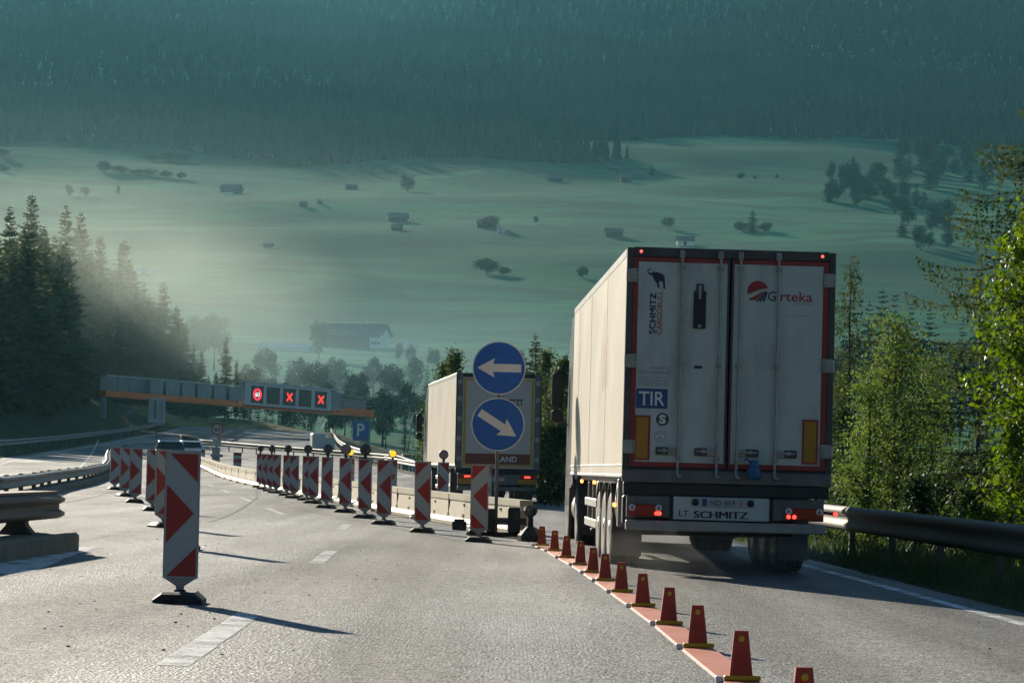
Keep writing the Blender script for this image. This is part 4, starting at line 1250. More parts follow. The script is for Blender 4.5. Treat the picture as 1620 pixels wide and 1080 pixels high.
for k, (a, b_) in enumerate(((395.5, 415), (420.5, 441), (446.5, 466), (471.5, 491), (497, 515.5))):
    x0, x1 = gx(a), gx(b_); cx, cz, w = (x0 + x1) / 2, 1.95, (x1 - x0) / 2
    d = MB(); d.box(x0, x1, -.42, -.35, .75, 3.15, 0, .02, GM)
    if k == 0:
        tmp = MB(); tmp.disc(cx, cz, .86, -.45, -.42, 24, 1, r_in=.58); tmp.text('60', cx, cz - .33, .66, -.44, 2, .86, align='C')
        d.add([GM @ Vector(v_) for v_ in tmp.v], tmp.f); d.m[-len(tmp.f):] = tmp.m
    if k in (2, 4):
        for s in (-1, 1):
            tmp = MB(); L_, w_ = .78, .115
            for (c_, s_) in ((math.cos(s * PI / 4), math.sin(s * PI / 4)),):
                pts = [(cx + x * c_ - z * s_, cz + x * s_ + z * c_) for x, z in ((-L_, -w_), (L_, -w_), (L_, w_), (-L_, w_))]
            tmp.prism(pts, -.44 - .003 * s, -.42)
            d.add([GM @ Vector(v_) for v_ in tmp.v], tmp.f, 3)
    d.build('display', [M['led_black'], M['led_ring'], M['led_white'], M['led_red']], pb)

# ------------------------------------------------------------------ signs in the middle distance
def post_sign(name, label, cat, px, Y, parts, post_h, rz=0):
    p = col_at(px, Y)
    t = thing(name, label, cat, p, rz)
    MB().cyl((0, .06, -.3), (0, .06, post_h), .05, n=8).build('post', M['steel'], t)
    parts(t)
    return t
def rect_sign(t):
    q = MB(); q.box(-.95, .95, -.03, .03, 2.2, 5.0, 0, .04); q.box(-.35, -.02, -.04, -.03, 2.7, 4.7, 1); q.box(.25, .7, -.04, -.03, 2.5, 4.7, 2)
    q.build('panel', [M['gantry_light'], M['gantry_grey'], M['white_sheet']], t)
post_sign('road_sign', 'tall pale rectangular sign on a post below the gantry', 'road sign', 246.5, 330, rect_sign, 3.0)
def speed_sign(t):
    q = MB(); q.disc(0, 2.35, .50, -.02, .02, 28, 0); q.disc(0, 2.35, .50, -.024, -.02, 28, 1, r_in=.39); q.text('60', 0, 2.16, .38, -.026, 2, .50, align='C', bold=.02)
    q.box(-.35, .35, -.02, .02, .95, 1.45, 0, .02)
    q.build('sign_disc', [M['white_sheet'], M['red_sheet'], M['black']], t)
    MB().box(-.5, .5, -.3, .3, -.05, .2, 0, .04).build('foot', M['rubber'], t)
post_sign('speed_sign', 'round 60 speed limit sign on a post in the far lanes', 'road sign', 342.5, 250, speed_sign, 2.6)
def p_sign(t):
    q = MB(); q.box(-1.05, 1.05, -.03, .03, 1.2, 3.8, 0, .05); q.text('P', 0, 1.75, 1.75, -.034, 1, 1.05, align='C', bold=.02)
    q.add([(-.1, -.036, 1.9), (.1, -.036, 1.75), (.62, -.036, 1.35), (.42, -.036, 1.3)], [(0, 1, 2, 3)], 2); q.add([(-.05, -.036, 1.35), (.12, -.036, 1.32), (.62, -.036, 1.82), (.5, -.036, 1.95)], [(0, 1, 2, 3)], 2)
    q.build('panel', [M['blue'], M['white'], M['red_print']], t)
post_sign('parking_sign', 'blue parking sign with red cross behind the lamp boards', 'road sign', 570, 395, p_sign, 3.9)
def tri_sign(t):
    q = MB(); q.prism([(-.45, 2.6), (.45, 2.6), (0, 3.4)], -.02, .02, 0); q.build('panel', M['grey_back'], t)
post_sign('warning_sign', 'small dull triangular sign at the foot of the left forest', 'road sign', 203, 380, tri_sign, 2.7)
for k, (px, Y, hh) in enumerate(((375, 185, 1.0), (341, 190, 1.25))):
    p = col_at(px, Y); t = thing('guide_post', ['stubby red and white guide post left of the lamp board row', 'thin grey guide post below the round speed sign'][k], 'guide post', p)
    q = MB(); q.box(-.25, .25, -.08, .08, 0, hh, 0, .03); q.box(-.255, .255, -.085, .085, hh * .35, hh * .6, 1, .01); q.box(-.255, .255, -.085, .085, hh * .8, hh * .95, 1, .01)
    q.build('body', [M['white_sheet'], M['red_sheet'] if k == 0 else M['grey_back']], t)
# work trailer with folded mast
p = col_at(510, 300)
t = thing('work_trailer', 'pale roadworks trailer with a raised light arm beyond the boards', 'work trailer', p, rad(12))
q = MB(); q.box(-1.2, .2, -.9, .9, .55, 2.1, 0, .08); q.box(.2, 1.15, -.8, .8, .55, 1.7, 0, .05); q.box(-1.25, 1.2, -.95, .95, .42, .55, 1, .02); q.build('body', [M['gantry_light'], M['frame_dark']], t)
q = MB(); q.cyl((-.15, 0, 2.1), (-.15, 0, 2.6), .06, n=8); q.cyl((-.15, 0, 2.6), (.35, 0, 3.5), .06, n=8); q.box(.2, .45, -.15, .15, 3.35, 3.6, 0, .03); q.build('light_arm', M['white'], t)
for s in (-1, 1): MB().cyl((s * .95, 0, .35), (s * 1.15, 0, .35), .35, n=18).build('wheel', M['tyre'], t)
p = col_at(649, 330)
t = thing('site_cabin', 'small teal site cabin behind the boards near the lorry', 'cabin', p, rad(6))
MB().box(-.85, .85, -.8, .8, .05, 1.9, 0, .04).build('wall', M['teal'], t); MB().box(-.95, .95, -.9, .9, 1.9, 2.02, 0, .03).build('roof', M['gantry_grey'], t); MB().box(-.3, .3, -.82, -.80, .1, 1.7, 0).build('door', M['gantry_light'], t)
p = col_at(650, 470)
t = thing('street_lamp', 'leaning lamp mast with short arms beside the far road', 'lamp mast', p)
q = MB(); q.tube([(-.6, 0, -.2), (-.2, 0, 3.5), (.2, 0, 6.5)], .12); q.tube([(1.8, 0, 1.2), (.2, 0, 5.0), (-.6, 0, 6.4)], .08); q.build('mast', M['gantry_grey'], t)
q = MB()
for k in range(4): q.box(-.5 + k * .42, -.25 + k * .42, -.2, .2, 6.4 + .1 * (k % 2), 6.9, 0, .05)
q.build('lamp', M['gantry_light'], t)

# ------------------------------------------------------------------ trees
def tri_mesh(tris):
    a = np.asarray(tris, dtype=np.float32).reshape(-1, 3)
    return a, np.arange(len(a)).reshape(-1, 3)
def new_mesh(name, V, Fc, m):
    o = mesh_np(name, V, Fc, m); me = o.data
    bpy.data.objects.remove(o)
    return me
def spruce_geo(h, r, seed, whorl=None, gap=.0, lo=.06):
    R = random.Random(seed); T = []
    n = whorl or int(h / .30)
    for k in range(n):
        t = (k + R.random() * .6) / n
        z = h * (lo + (1 - lo) * t)
        L0 = (r * (1 - t) ** .72 * (1 if t > .12 else .75) + .16) * (1 + .22 * math.sin(t * 23 + seed) * R.random())
        nb = R.randint(4, 7) if t < .85 else R.randint(4, 6)
        a0 = R.random() * 6.28
        for b in range(nb):
            if R.random() < gap: continue
            a = a0 + 6.283 * b / nb + R.uniform(-.35, .35)
            L = L0 * R.uniform(.42, 1.25)
            ca, sa = math.cos(a), math.sin(a)
            up = R.uniform(.05, .25) * (t * 2.2 - .5)
            dr = R.uniform(.25, .5) * (1 - t * .6)
            def pt(s): return (ca * L * s, sa * L * s, z + L * (up * s - dr * s * s + .16 * s ** 3))
            N = max(3, int(L / .34))
            for i in range(N):
                s0, s1 = i / N, (i + 1) / N
                p, q = pt(s0), pt(min(1, s1 + .12))
                tw = (.30 * L * (1 - s0 * .75) + .22) * R.uniform(.7, 1.3)
                for sd in (-1, 1):
                    tip = (p[0] + ca * tw * .55 - sa * sd * tw * .75, p[1] + sa * tw * .55 + ca * sd * tw * .75, p[2] - tw * R.uniform(.15, .55))
                    T += [p, q, tip]
                hg = tw * R.uniform(.3, .7)
                T += [p, q, ((p[0] + q[0]) / 2, (p[1] + q[1]) / 2, p[2] - hg)]
    T += [(-.05, 0, h * .97), (.05, 0, h * .97), (0, 0, h * 1.03)]
    return tri_mesh(T)
def trunk_mesh(h, r, seed, lean=.0, limbs=()):
    R = random.Random(seed); q = MB()
    pts = [(lean * h * (k / 8) ** 1.5 + R.uniform(-.02, .02) * h * .15 * (k > 0), R.uniform(-.02, .02) * h * .15 * (k > 0), h * k / 8 - .3 * (k == 0)) for k in range(9)]
    q.tube(pts, [max(.008, r * (1 - .95 * (k / 8))) for k in range(9)], 8)
    for pl, rs in limbs: q.tube(pl, rs, 5)
    o = q.build('trunk', M['bark']); me = o.data; bpy.data.objects.remove(o)
    return me
def tree(name, label, p, crown_me, trunk_me, s=1.0, rz=None, group=None, cat='tree'):
    t = thing(name, label, cat, p, rnd.uniform(0, 6.28) if rz is None else rz, group)
    t.scale = (s, s, s)
    for n, me in (('trunk', trunk_me), ('crown', crown_me)):
        o = bpy.data.objects.new(n, me); COL.objects.link(o); o.parent = t
    return t
# left forest ------------------------------------------------------
SP = [(new_mesh('crown', *spruce_geo(22, r, 40 + k, gap=g_), M['spruce']), trunk_mesh(21.5, .24, k)) for k, (r, g_) in enumerate(((3.6, .05), (4.2, .04), (3.2, .12), (4.6, .04), (2.9, .18), (3.9, .08)))]
lab = 'dark spruce in the dense forest on the left hillside'
# (photo column, photo row of its top, distance): the crowns that stand out along the ridge
tops = [(8, 318, 265), (42, 300, 270), (-30, 300, 262), (62, 350, 280), (97, 315, 290), (120, 328, 296), (80, 365, 285), (152, 366, 310), (140, 395, 300), (190, 374, 325), (178, 415, 320), (207, 425, 335),
        (222, 440, 345), (253, 440, 360), (238, 470, 350), (275, 478, 380), (290, 505, 395), (265, 520, 372), (303, 540, 410), (316, 552, 425), (355, 528, 455), (340, 585, 450), (372, 565, 470), (328, 590, 440), (386, 590, 490), (20, 380, 255), (105, 390, 280), (65, 420, 268), (160, 440, 305), (200, 480, 325)]
def bank_y(px, gap):
    """distance at which the photo column px has left the road by gap metres"""
    for Y in np.arange(195, 620, 2.0):
        if (px - 810) / F * Y < Ll(min(Y, 520)) - gap or Y > 488 + gap: return float(Y)
    return 600.0
for k, (px, py, Y) in enumerate(tops):
    Y = bank_y(px, 16) + (k % 3) * 9
    if px > 110: Y = max(Y, 448)
    if px > 320: Y = 488
    p = col_at(px, Y); top = at(px, py, Y)
    h = top.z - p.z
    c, t_ = SP[k % 6]
    s = h / 22.4
    o = tree('spruce_tree', lab, p - Vector((0, 0, .2)), c, t_, 1, None, 'spruces of the left forest')
    o.scale = (min(s * 1.05, 1.35), min(s * 1.05, 1.35), s)
    if k == 1: o['label'] = 'tall spruce with the highest crown on the left forest ridge'
    if k == 20: o['label'] = 'lone slender spruce at the right end of the left forest'
R = random.Random(11)
n = 0
while n < 190:
    px = R.uniform(-170, 322)
    Y = bank_y(px, 9) + R.uniform(0, 1) ** 1.4 * 70
    if px > 100: Y = max(Y, 446 + R.uniform(0, 40))
    p = col_at(px, Y)
    lim = float(np.interp(px, [-200, 40, 120, 190, 250, 300, 340], [310, 345, 360, 420, 480, 570, 615]))
    hmax = at(px, lim, Y).z - p.z
    h = min(R.uniform(11, 24), hmax * R.uniform(.8, 1))
    if h < 5: continue
    s = h / 22.4; c, t_ = SP[n % 6]
    o = tree('spruce_tree', lab, p - Vector((0, 0, .2)), c, t_, 1, None, 'spruces of the left forest')
    o.scale = (min(s * 1.2, 1.25), min(s * 1.2, 1.25), s); n += 1
# bushes on the bank below
def cloud_geo(n, size, rx, rz, seed, clumps=14, cz=None):
    g = np.random.default_rng(seed)
    cc = g.normal(size=(clumps, 3)); cc /= np.linalg.norm(cc, axis=1)[:, None]
    cc *= g.uniform(.25, 1.0, (clumps, 1)) ** .6
    cc *= (rx * .72, rx * .72, rz * .78); cc[:, 2] += (rz if cz is None else cz)
    rr2 = g.uniform(.22, .46, clumps) * min(rx, rz)
    w = rr2 ** 2; w /= w.sum()
    k = g.choice(clumps, n, p=w)
    d = g.normal(size=(n, 3)); d /= np.linalg.norm(d, axis=1)[:, None]
    pos = cc[k] + d * (rr2[k, None] * g.uniform(.45, 1.08, (n, 1)))
    return leaf_quads(pos, size, g, d)
def leaf_quads(pos, size, g, nrm=None, aspect=.62):
    n = len(pos)
    nn = g.normal(size=(n, 3)); nn[:, 2] += .5
    if nrm is not None: nn += nrm * .6
    nn /= np.linalg.norm(nn, axis=1)[:, None]
    a = np.cross(nn, g.normal(size=(n, 3))); a /= np.linalg.norm(a, axis=1)[:, None]
    b = np.cross(nn, a)
    s = size * g.uniform(.6, 1.25, (n, 1))
    V = np.stack([pos - a * s * .5, pos + b * s * .5 * aspect + a * s * .06, pos + a * s * .5, pos - b * s * .5 * aspect + a * s * .06], 1).reshape(-1, 3)
    V[1::4] += nn * s * .06; V[3::4] += nn * s * .06
    return V, np.arange(n * 4).reshape(-1, 4)
# valley and meadow trees --------------------------------------------
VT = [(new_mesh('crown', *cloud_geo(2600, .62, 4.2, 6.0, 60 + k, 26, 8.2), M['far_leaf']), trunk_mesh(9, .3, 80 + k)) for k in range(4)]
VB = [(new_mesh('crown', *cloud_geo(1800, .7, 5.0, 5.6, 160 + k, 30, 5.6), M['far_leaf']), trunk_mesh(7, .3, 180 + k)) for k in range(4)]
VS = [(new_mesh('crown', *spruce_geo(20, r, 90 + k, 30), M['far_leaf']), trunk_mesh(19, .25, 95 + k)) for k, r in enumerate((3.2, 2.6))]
def far_tree(px, py_top, Y, kind, label, group=None, width=None, py_base=None):
    p = col_at(px, Y); top = at(px, py_top, Y); h = max(4, top.z - p.z)
    c, t_ = (VS[kind % 2] if kind >= 4 else VT[kind % 4])
    hh = 20.4 if kind >= 4 else 14.4
    s = h / hh
    o = tree('spruce_tree' if kind >= 4 else 'broadleaf_tree', label, p, c, t_, 1, None, group)
    w = s if width is None else width / F * Y / (8.4 if kind < 4 else 6.0)
    o.scale = (w, w, s)
    return o
R = random.Random(5)
vl = 'hazy blue-green broadleaf tree in the valley behind the gantry'
vs_ = 'hazy pointed spruce in the valley behind the gantry'
for px, py, Y, kd in ((504, 502, 960, 0), (312, 488, 900, 1), (338, 490, 905, 2), (420, 545, 800, 3), (395, 570, 700, 0), (440, 590, 640, 1), (470, 560, 760, 2), (500, 565, 720, 3), (530, 560, 780, 0), (560, 575, 700, 1), (590, 560, 800, 2), (620, 570, 740, 3), (655, 560, 820, 0),
                      (685, 545, 900, 1), (640, 600, 640, 2), (605, 610, 600, 3), (575, 620, 580, 0), (545, 610, 620, 1), (515, 600, 640, 2), (480, 620, 590, 3), (455, 630, 570, 0), (430, 640, 560, 4), (665, 620, 600, 1), (685, 600, 660, 2), (650, 545, 930, 3), (630, 540, 960, 0), (675, 575, 760, 4), (408, 610, 590, 4), (395, 625, 560, 5), (420, 625, 575, 5), (446, 612, 585, 4), (492, 640, 560, 4), (530, 640, 560, 1), (560, 640, 555, 5), (610, 645, 550, 2), (640, 640, 560, 5), (668, 650, 550, 3)):
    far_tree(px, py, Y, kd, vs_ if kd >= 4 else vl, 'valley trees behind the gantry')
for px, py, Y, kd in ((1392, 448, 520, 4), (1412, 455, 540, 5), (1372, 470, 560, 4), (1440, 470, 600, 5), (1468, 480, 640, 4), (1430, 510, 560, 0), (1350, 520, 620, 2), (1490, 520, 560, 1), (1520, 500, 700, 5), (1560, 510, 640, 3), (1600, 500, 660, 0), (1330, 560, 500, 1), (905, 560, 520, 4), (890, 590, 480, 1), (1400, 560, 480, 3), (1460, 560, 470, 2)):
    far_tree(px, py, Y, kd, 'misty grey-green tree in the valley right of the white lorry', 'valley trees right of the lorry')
# meadow hillside: single trees, hedges, barns placed where the slope carries them
def on_slope(px, py): return spot(px, py, 560)
def meadow_tree(px, py_base, w, hpx, kind, label, group=None):
    p = on_slope(px, py_base); k = p.y / F
    c, t_ = (VS[kind % 2] if kind >= 4 else VB[kind % 4])
    o = tree('spruce_tree' if kind >= 4 else 'broadleaf_tree', label, p, c, t_, 1, None, group)
    o.scale = (w * k / (9.6 if kind < 4 else 6.0),) * 2 + (hpx * k / (20.4 if kind >= 4 else 11.2),)
for a in ((645, 303, 26, 30, 0, 'dark round tree alone high on the middle meadow'), (770, 434, 44, 30, 1, 'broad dusky tree clump in the lower middle meadow'), (797, 436, 26, 16, 2, 'low bush right of the dusky clump in the lower meadow'),
          (775, 362, 34, 24, 3, 'dark tree standing behind a pale-roofed hut in mid meadow'), (848, 353, 12, 13, 0, 'tiny tree between the two mid meadow huts'), (922, 440, 22, 22, 1, 'faint tree just left of the white lorry roof'),
          (1057, 362, 26, 22, 2, 'round tree above the roof of the white lorry'), (1190, 366, 26, 36, 4, 'pointed tree rising from a low clump above the lorry'), (1175, 366, 36, 18, 3, 'low clump left of the pointed tree above the lorry'), (1210, 366, 32, 16, 0, 'low clump right of the pointed tree above the lorry'),
          (1031, 280, 14, 20, 4, 'thin upright tree high on the meadow above the lorry'), (1172, 284, 14, 12, 1, 'small tree on the upper field edge right of the lorry'), (1195, 284, 10, 7, 2, 'tiny bush on the upper field edge right of the lorry'), (1229, 283, 8, 8, 3, 'single shrub on the upper field edge farther right'),
          (110, 310, 18, 20, 0, 'hazy tree left of three on the misty left meadow'), (135, 311, 16, 18, 1, 'hazy tree middle of three on the misty left meadow'), (187, 306, 12, 18, 4, 'hazy tree right of three on the misty left meadow'), (5, 248, 24, 14, 2, 'tree at the upper left edge of the meadow'), (6, 273, 26, 14, 3, 'tree at the lower left edge of the meadow'), (378, 306, 9, 16, 5, 'narrow tree against the dark hut on the left meadow')):
    meadow_tree(*a[:5], a[5])
for k, (px, py, w, h) in enumerate(((165, 272, 28, 20), (190, 274, 30, 14), (215, 276, 34, 10), (238, 278, 30, 13), (262, 281, 26, 12), (287, 284, 18, 14), (60, 224, 40, 14), (90, 226, 44, 16), (130, 228, 46, 18), (165, 230, 40, 16), (205, 233, 44, 20), (240, 256, 30, 14), (265, 256, 40, 16), (290, 257, 34, 14))):
    meadow_tree(px, py, w, h, k % 4, 'dark hedge tree in a broken row under the forest at left', 'hedge trees on the left meadow')
R = random.Random(21)
for k in range(46):
    px = R.uniform(1310, 1500); py = np.interp(px, [1310, 1345, 1400, 1440, 1500], [322, 326, 332, 395, 398]) - R.uniform(0, 46) * (1 if px < 1420 else 1.6)
    meadow_tree(px, py, R.uniform(18, 34), R.uniform(24, 40), R.choice((0, 1, 2, 3, 4, 5)), 'blue-grey tree in the thicket on the right meadow', 'thicket trees on the right meadow')
for k in range(40):
    px = R.uniform(1420, 1660); py = R.uniform(240, 300)
    meadow_tree(px, py, R.uniform(20, 34), R.uniform(26, 44), R.choice((0, 1, 4, 5)), 'dark tree of the wood at the upper right meadow edge', 'wood edge trees at upper right')

def barn(px, py, wpx, hpx, label, roof='roof', wall='barn', deep=.7, rz=0, name='hay_barn'):
    p = on_slope(px, py); k = p.y / F
    w, h = wpx * k / 2, hpx * k; d = w * deep
    t = thing(name, label, 'barn' if name == 'hay_barn' else 'house', p, rz)
    b_ = MB(); e_ = h * .52
    b_.prism([(-w * .88, -1.5), (w * .88, -1.5), (w * .88, e_), (-w * .88, e_)], -d * .85, d * .85, 0)
    for s in (-1, 1): b_.add([(s * w * .88, -d * .85, e_), (s * w * .88, d * .85, e_), (s * w * .88, 0, h * .96)], [(0, 1, 2)])
    b_.build('wall', M[wall], t)
    r_ = MB()
    r_.prism([(-d, e_ * .82), (-d, e_ * .82 + h * .06), (0, h * 1.04), (d, e_ * .82 + h * .06), (d, e_ * .82), (0, h * .97)], -w, w, 0, 'x')
    r_.build('roof', M[roof], t)
    q = MB(); q.box(-w * .2, w * .1, -d * .85 - .06, -d * .85 + .02, -.2, e_ * .75); q.build('door', M['dark'], t)
    return t
for a in ((366, 306, 34, 14, 'dark hut with pale base strip on the left meadow', 'roof', 'barn'), (361, 309, 18, 4, 'low pale-roofed shed in front of the dark left hut', 'tin', 'plaster'), (630, 350, 32, 13, 'dark hut with broad roof in the centre of the meadow', 'roof', 'barn'), (628, 364, 18, 9, 'small dark shed just below the central broad-roofed hut', 'roof', 'barn'), (793, 368, 14, 6, 'tiny pale-roofed shed right of the tree-backed hut', 'tin', 'plaster'), (770, 360, 30, 13, 'hut under the dark tree in mid meadow', 'roof', 'barn'),
          (971, 374, 30, 13, 'dark flat hut just left of the white lorry roof', 'roof', 'barn'), (990, 288, 20, 13, 'small dark hut high above the white lorry', 'roof', 'barn'), (971, 269, 18, 5, 'tiny low hut highest above the lorry', 'roof', 'barn'), (480, 326, 14, 7, 'tiny hut right of the pale mown field', 'roof', 'barn'), (556, 299, 20, 7, 'low hut high on the meadow left of the round tree', 'roof', 'barn'), (424, 390, 16, 6, 'tiny hut below the pale mown field', 'roof', 'barn'), (506, 322, 8, 6, 'smallest hut on the meadow right of another tiny one', 'roof', 'barn'),
          (878, 287, 24, 7, 'reddish low hut far up the meadow', 'roof', 'barn'), (1084, 388, 30, 14, 'hut with pale front peeping over the lorry roof', 'roof', 'plaster'), (1232, 288, 0.1, 0.1, '', '', '')):
    if a[4]: barn(*a[:4], a[4], a[5], a[6], rz=rnd.uniform(-.3, .3))
barn(228, 433, 34, 8, 'white-roofed shed shining behind the forest crowns at left', 'tin', 'plaster', .5, .15)
# farmhouse: long barn wing and white gable house
p = on_slope(562, 549); k = p.y / F
t = thing('farmhouse', 'long farmhouse with grey roof and white gable end in the valley', 'house', p, rad(-14))
w = 9 / 2; L_ = 98 * k / 2
q = MB(); q.box(-L_, L_ * .62, -4.6, 4.6, -2, 4.4, 0); q.build('barn_wall', M['barn'], t)
q = MB(); q.box(L_ * .62, L_, -5.0, 5.0, -2, 4.9, 0); q.add([(L_, -5, 4.9), (L_, 5, 4.9), (L_, 0, 7.6)], [(0, 1, 2)]); wl_ = q.build('wall', M['plaster'], t)
for z in (.8, 3.2):
    for x in (.70, .81, .92): MB().box(L_ * x - .45, L_ * x + .45, -5.06, -4.98, z, z + 1.2).build('window', M['glass'], wl_)
q = MB(); q.prism([(-6.6, 4.0), (-6.6, 4.35), (0, 8.4), (6.6, 4.35), (6.6, 4.0), (0, 8.0)], -L_ - .8, L_ + 1.0, 0, 'x'); rf = q.build('roof', M['roof'], t)
MB().box(L_ * .3, L_ * .3 + .9, -.45, .45, 7.6, 9.6).build('chimney', M['plaster'], rf)
p = on_slope(452, 554); k = p.y / F
t = thing('greenhouse', 'low pale glasshouse strip left of the long farmhouse', 'glasshouse', p, rad(-10))
MB().box(-42 * k, 42 * k, -3, 3, -1, 1.0).build('wall', M['plaster'], t); q = MB(); q.prism([(-3.3, 1.0), (0, 2.4), (3.3, 1.0)], -43 * k, 43 * k, 0, 'x'); q.build('roof', M['tin'], t)
for k, (px, py, wd, hh, lb) in enumerate(((612, 655, 20, 9, 'small pale-roofed house among the valley trees, upper left of the pair'), (640, 642, 18, 9, 'small pale-roofed house among the valley trees, upper right of the pair'), (650, 548, 22, 6, 'white low shed right of the farmhouse gable'))):
    barn(px, py if k == 2 else 632 + 6 * k, wd, hh, lb, 'tin', 'plaster', .8, .2, 'valley_house')

# forest covering the upper mountainside: one mass
g = np.random.default_rng(3)
PX, PY, PZ = [], [], []
tries = 0
Y = 2080.0
base_line_x = [-1.2, -.185, -.15, -.11, -.07, -.03, 0, .04, .08, .14, .18, 1.2]
base_line_y = [2180, 2180, 2260, 2200, 2080, 2210, 2150, 2290, 2330, 2310, 2190, 2150]
cells = []
while Y < 4000:
    step = 8.0 * (Y / 2400)
    hw = .235 * Y
    xs = np.arange(-hw, hw, step * .95)
    for x in xs:
        b0 = np.interp(x / Y, base_line_x, base_line_y) + 60 * mnoise.noise(Vector((x / 90, 1.7, 0)))
        if Y < b0:
            if mnoise.noise(Vector((x / 160, Y / 120, 7))) < .42 or Y < b0 - 160: continue
        elif g.random() > .35 + (Y - b0) / 110: continue
        elif Y < b0 + 260 and mnoise.noise(Vector((x / 110, Y / 90, 2))) > .50: continue
        cells.append((x + g.uniform(-.5, .5) * step, Y + g.uniform(-.5, .5) * step))
    Y += step
cells = np.array(cells)
n = len(cells)
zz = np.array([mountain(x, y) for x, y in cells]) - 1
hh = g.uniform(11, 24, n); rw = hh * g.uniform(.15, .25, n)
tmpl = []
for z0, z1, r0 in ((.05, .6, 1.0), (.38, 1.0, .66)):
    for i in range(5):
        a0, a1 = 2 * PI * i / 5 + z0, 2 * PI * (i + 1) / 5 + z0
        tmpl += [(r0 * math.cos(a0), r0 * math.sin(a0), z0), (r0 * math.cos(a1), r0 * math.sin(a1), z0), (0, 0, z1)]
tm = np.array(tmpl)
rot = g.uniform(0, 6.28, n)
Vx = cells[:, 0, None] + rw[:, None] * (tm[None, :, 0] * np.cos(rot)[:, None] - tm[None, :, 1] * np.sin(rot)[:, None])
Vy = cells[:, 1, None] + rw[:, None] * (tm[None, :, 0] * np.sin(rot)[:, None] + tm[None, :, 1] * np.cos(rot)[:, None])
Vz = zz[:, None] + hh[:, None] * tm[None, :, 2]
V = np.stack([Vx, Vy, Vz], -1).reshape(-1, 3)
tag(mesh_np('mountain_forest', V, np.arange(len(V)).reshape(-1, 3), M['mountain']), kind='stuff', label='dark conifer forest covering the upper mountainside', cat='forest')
print('forest trees', n)

# trees along the right verge ----------------------------------------
def broadleaf(name, label, p, h, rx, seed, nclump, nleaf, size, m, lo=.12, shape=1.0, group=None, lean=0, cone=False):
    g = np.random.default_rng(seed); R = random.Random(seed)
    pos, limbs = [], []
    for k in range(nclump):
        t = lo + (1 - lo) * (k + R.random()) / nclump
        prof = math.sin(min(1, (t - lo) / (1 - lo) * 1.02 + .10) * PI) ** .7 if shape else 1
        prof *= (1.15 - .45 * t)
        if cone: t = lo + (1 - lo) * R.random() ** 1.35; prof = (1.12 - t) ** .75 * (.8 + .35 * math.sin(9 * t + seed))
        a = R.uniform(0, 6.28); rr_ = rx * prof * R.uniform(.25, 1.08)
        c = np.array([math.cos(a) * rr_ + lean * t * h, math.sin(a) * rr_, t * h + R.uniform(-.05, .05) * h])
        if rr_ > rx * .2:
            z0 = max(.1, t * h - rr_ * R.uniform(.5, 1.0))
            limbs.append(([(lean * z0, 0, z0), (c[0] * .5 + lean * z0 * .5, c[1] * .5, z0 + (c[2] - z0) * .6), tuple(c)], [.008 + .012 * rr_, .006 + .006 * rr_, .004]))
        m_ = int(nleaf * R.uniform(.6, 1.4))
        sg = R.uniform(.10, .22) * rx ** .5
        q = c + g.normal(size=(m_, 3)) * (sg, sg, sg * .75)
        pos.append(q)
    pos = np.concatenate(pos); pos = pos[pos[:, 2] > .05]
    V, Fq = leaf_quads(pos, size, g)
    cm = new_mesh('crown', V, Fq, M[m])
    return tree(name, label, p, cm, trunk_mesh(h * .97, .018 * h + .01, seed, lean, limbs), 1, 0, group)
def larch(label, p, h, r, seed, nbr=44, lo=.1, dens=1.0, m='larch', name='larch_tree', twig=.32, az=None):
    g = np.random.default_rng(seed); R = random.Random(seed)
    limbs, pos = [], []
    for k in range(nbr):
        t = lo + (1 - lo) * (k + R.random()) / nbr
        a = R.uniform(0, 6.28) if az is None or R.random() < .35 else R.uniform(*az)
        L = r * (1 - t) ** .7 * R.uniform(.7, 1.15) + .15
        z = t * h
        pl = []
        for i in range(7):
            s = i / 6
            pl.append((math.cos(a) * L * s, math.sin(a) * L * s, z + L * (.12 * s - .42 * s ** 2 + .36 * s ** 3.5) + R.uniform(-.02, .02)))
        limbs.append((pl, [max(.003, .013 * (1 - i / 6.5) * (L / 2)) for i in range(7)]))
        nt = int(L / .085 * dens)
        for j in range(nt):
            s = (j + R.random()) / nt
            i = min(5, int(s * 6)); u = s * 6 - i
            b = [pl[i][q] + (pl[i + 1][q] - pl[i][q]) * u for q in range(3)]
            tl = twig * R.uniform(.3, 1.3) * (1.1 - .6 * s)
            dx, dy = R.uniform(-.5, .5), R.uniform(-.5, .5)
            nn = max(2, int(tl / .035))
            for q in range(nn):
                f = q / nn
                pos.append((b[0] + dx * tl * f + R.uniform(-.02, .02), b[1] + dy * tl * f + R.uniform(-.02, .02), b[2] - tl * f + R.uniform(-.02, .03)))
            pos.append((b[0], b[1], b[2] + .02))
    pos = np.array(pos)
    V, Fq = leaf_quads(pos, .085, g, None, .45)
    return tree(name, label, p, new_mesh('crown', V, Fq, M[m]), trunk_mesh(h, .009 * h + .02, seed, 0, limbs), 1, 0)
def px_at(px, Y, dz=0): 
    p = col_at(px, Y); p.z += dz; return p
p = px_at(1412, 54); broadleaf('birch_tree', 'leafy young birch with sunlit left side behind the right guardrail', p, at(1425, 505, 54).z - p.z, 1.25, 2, 230, 64, .070, 'leaf', .03, cone=True)
p = px_at(1372, 52); broadleaf('birch_tree', 'low sunlit sapling between the white lorry and the young birch', p, at(1372, 600, 52).z - p.z, .75, 3, 90, 62, .066, 'leaf', .03, cone=True)
p = px_at(1470, 57); broadleaf('birch_tree', 'darker young birch right of the tall sunlit one', p, at(1465, 570, 57).z - p.z, .95, 4, 120, 56, .066, 'leaf', .03, cone=True)
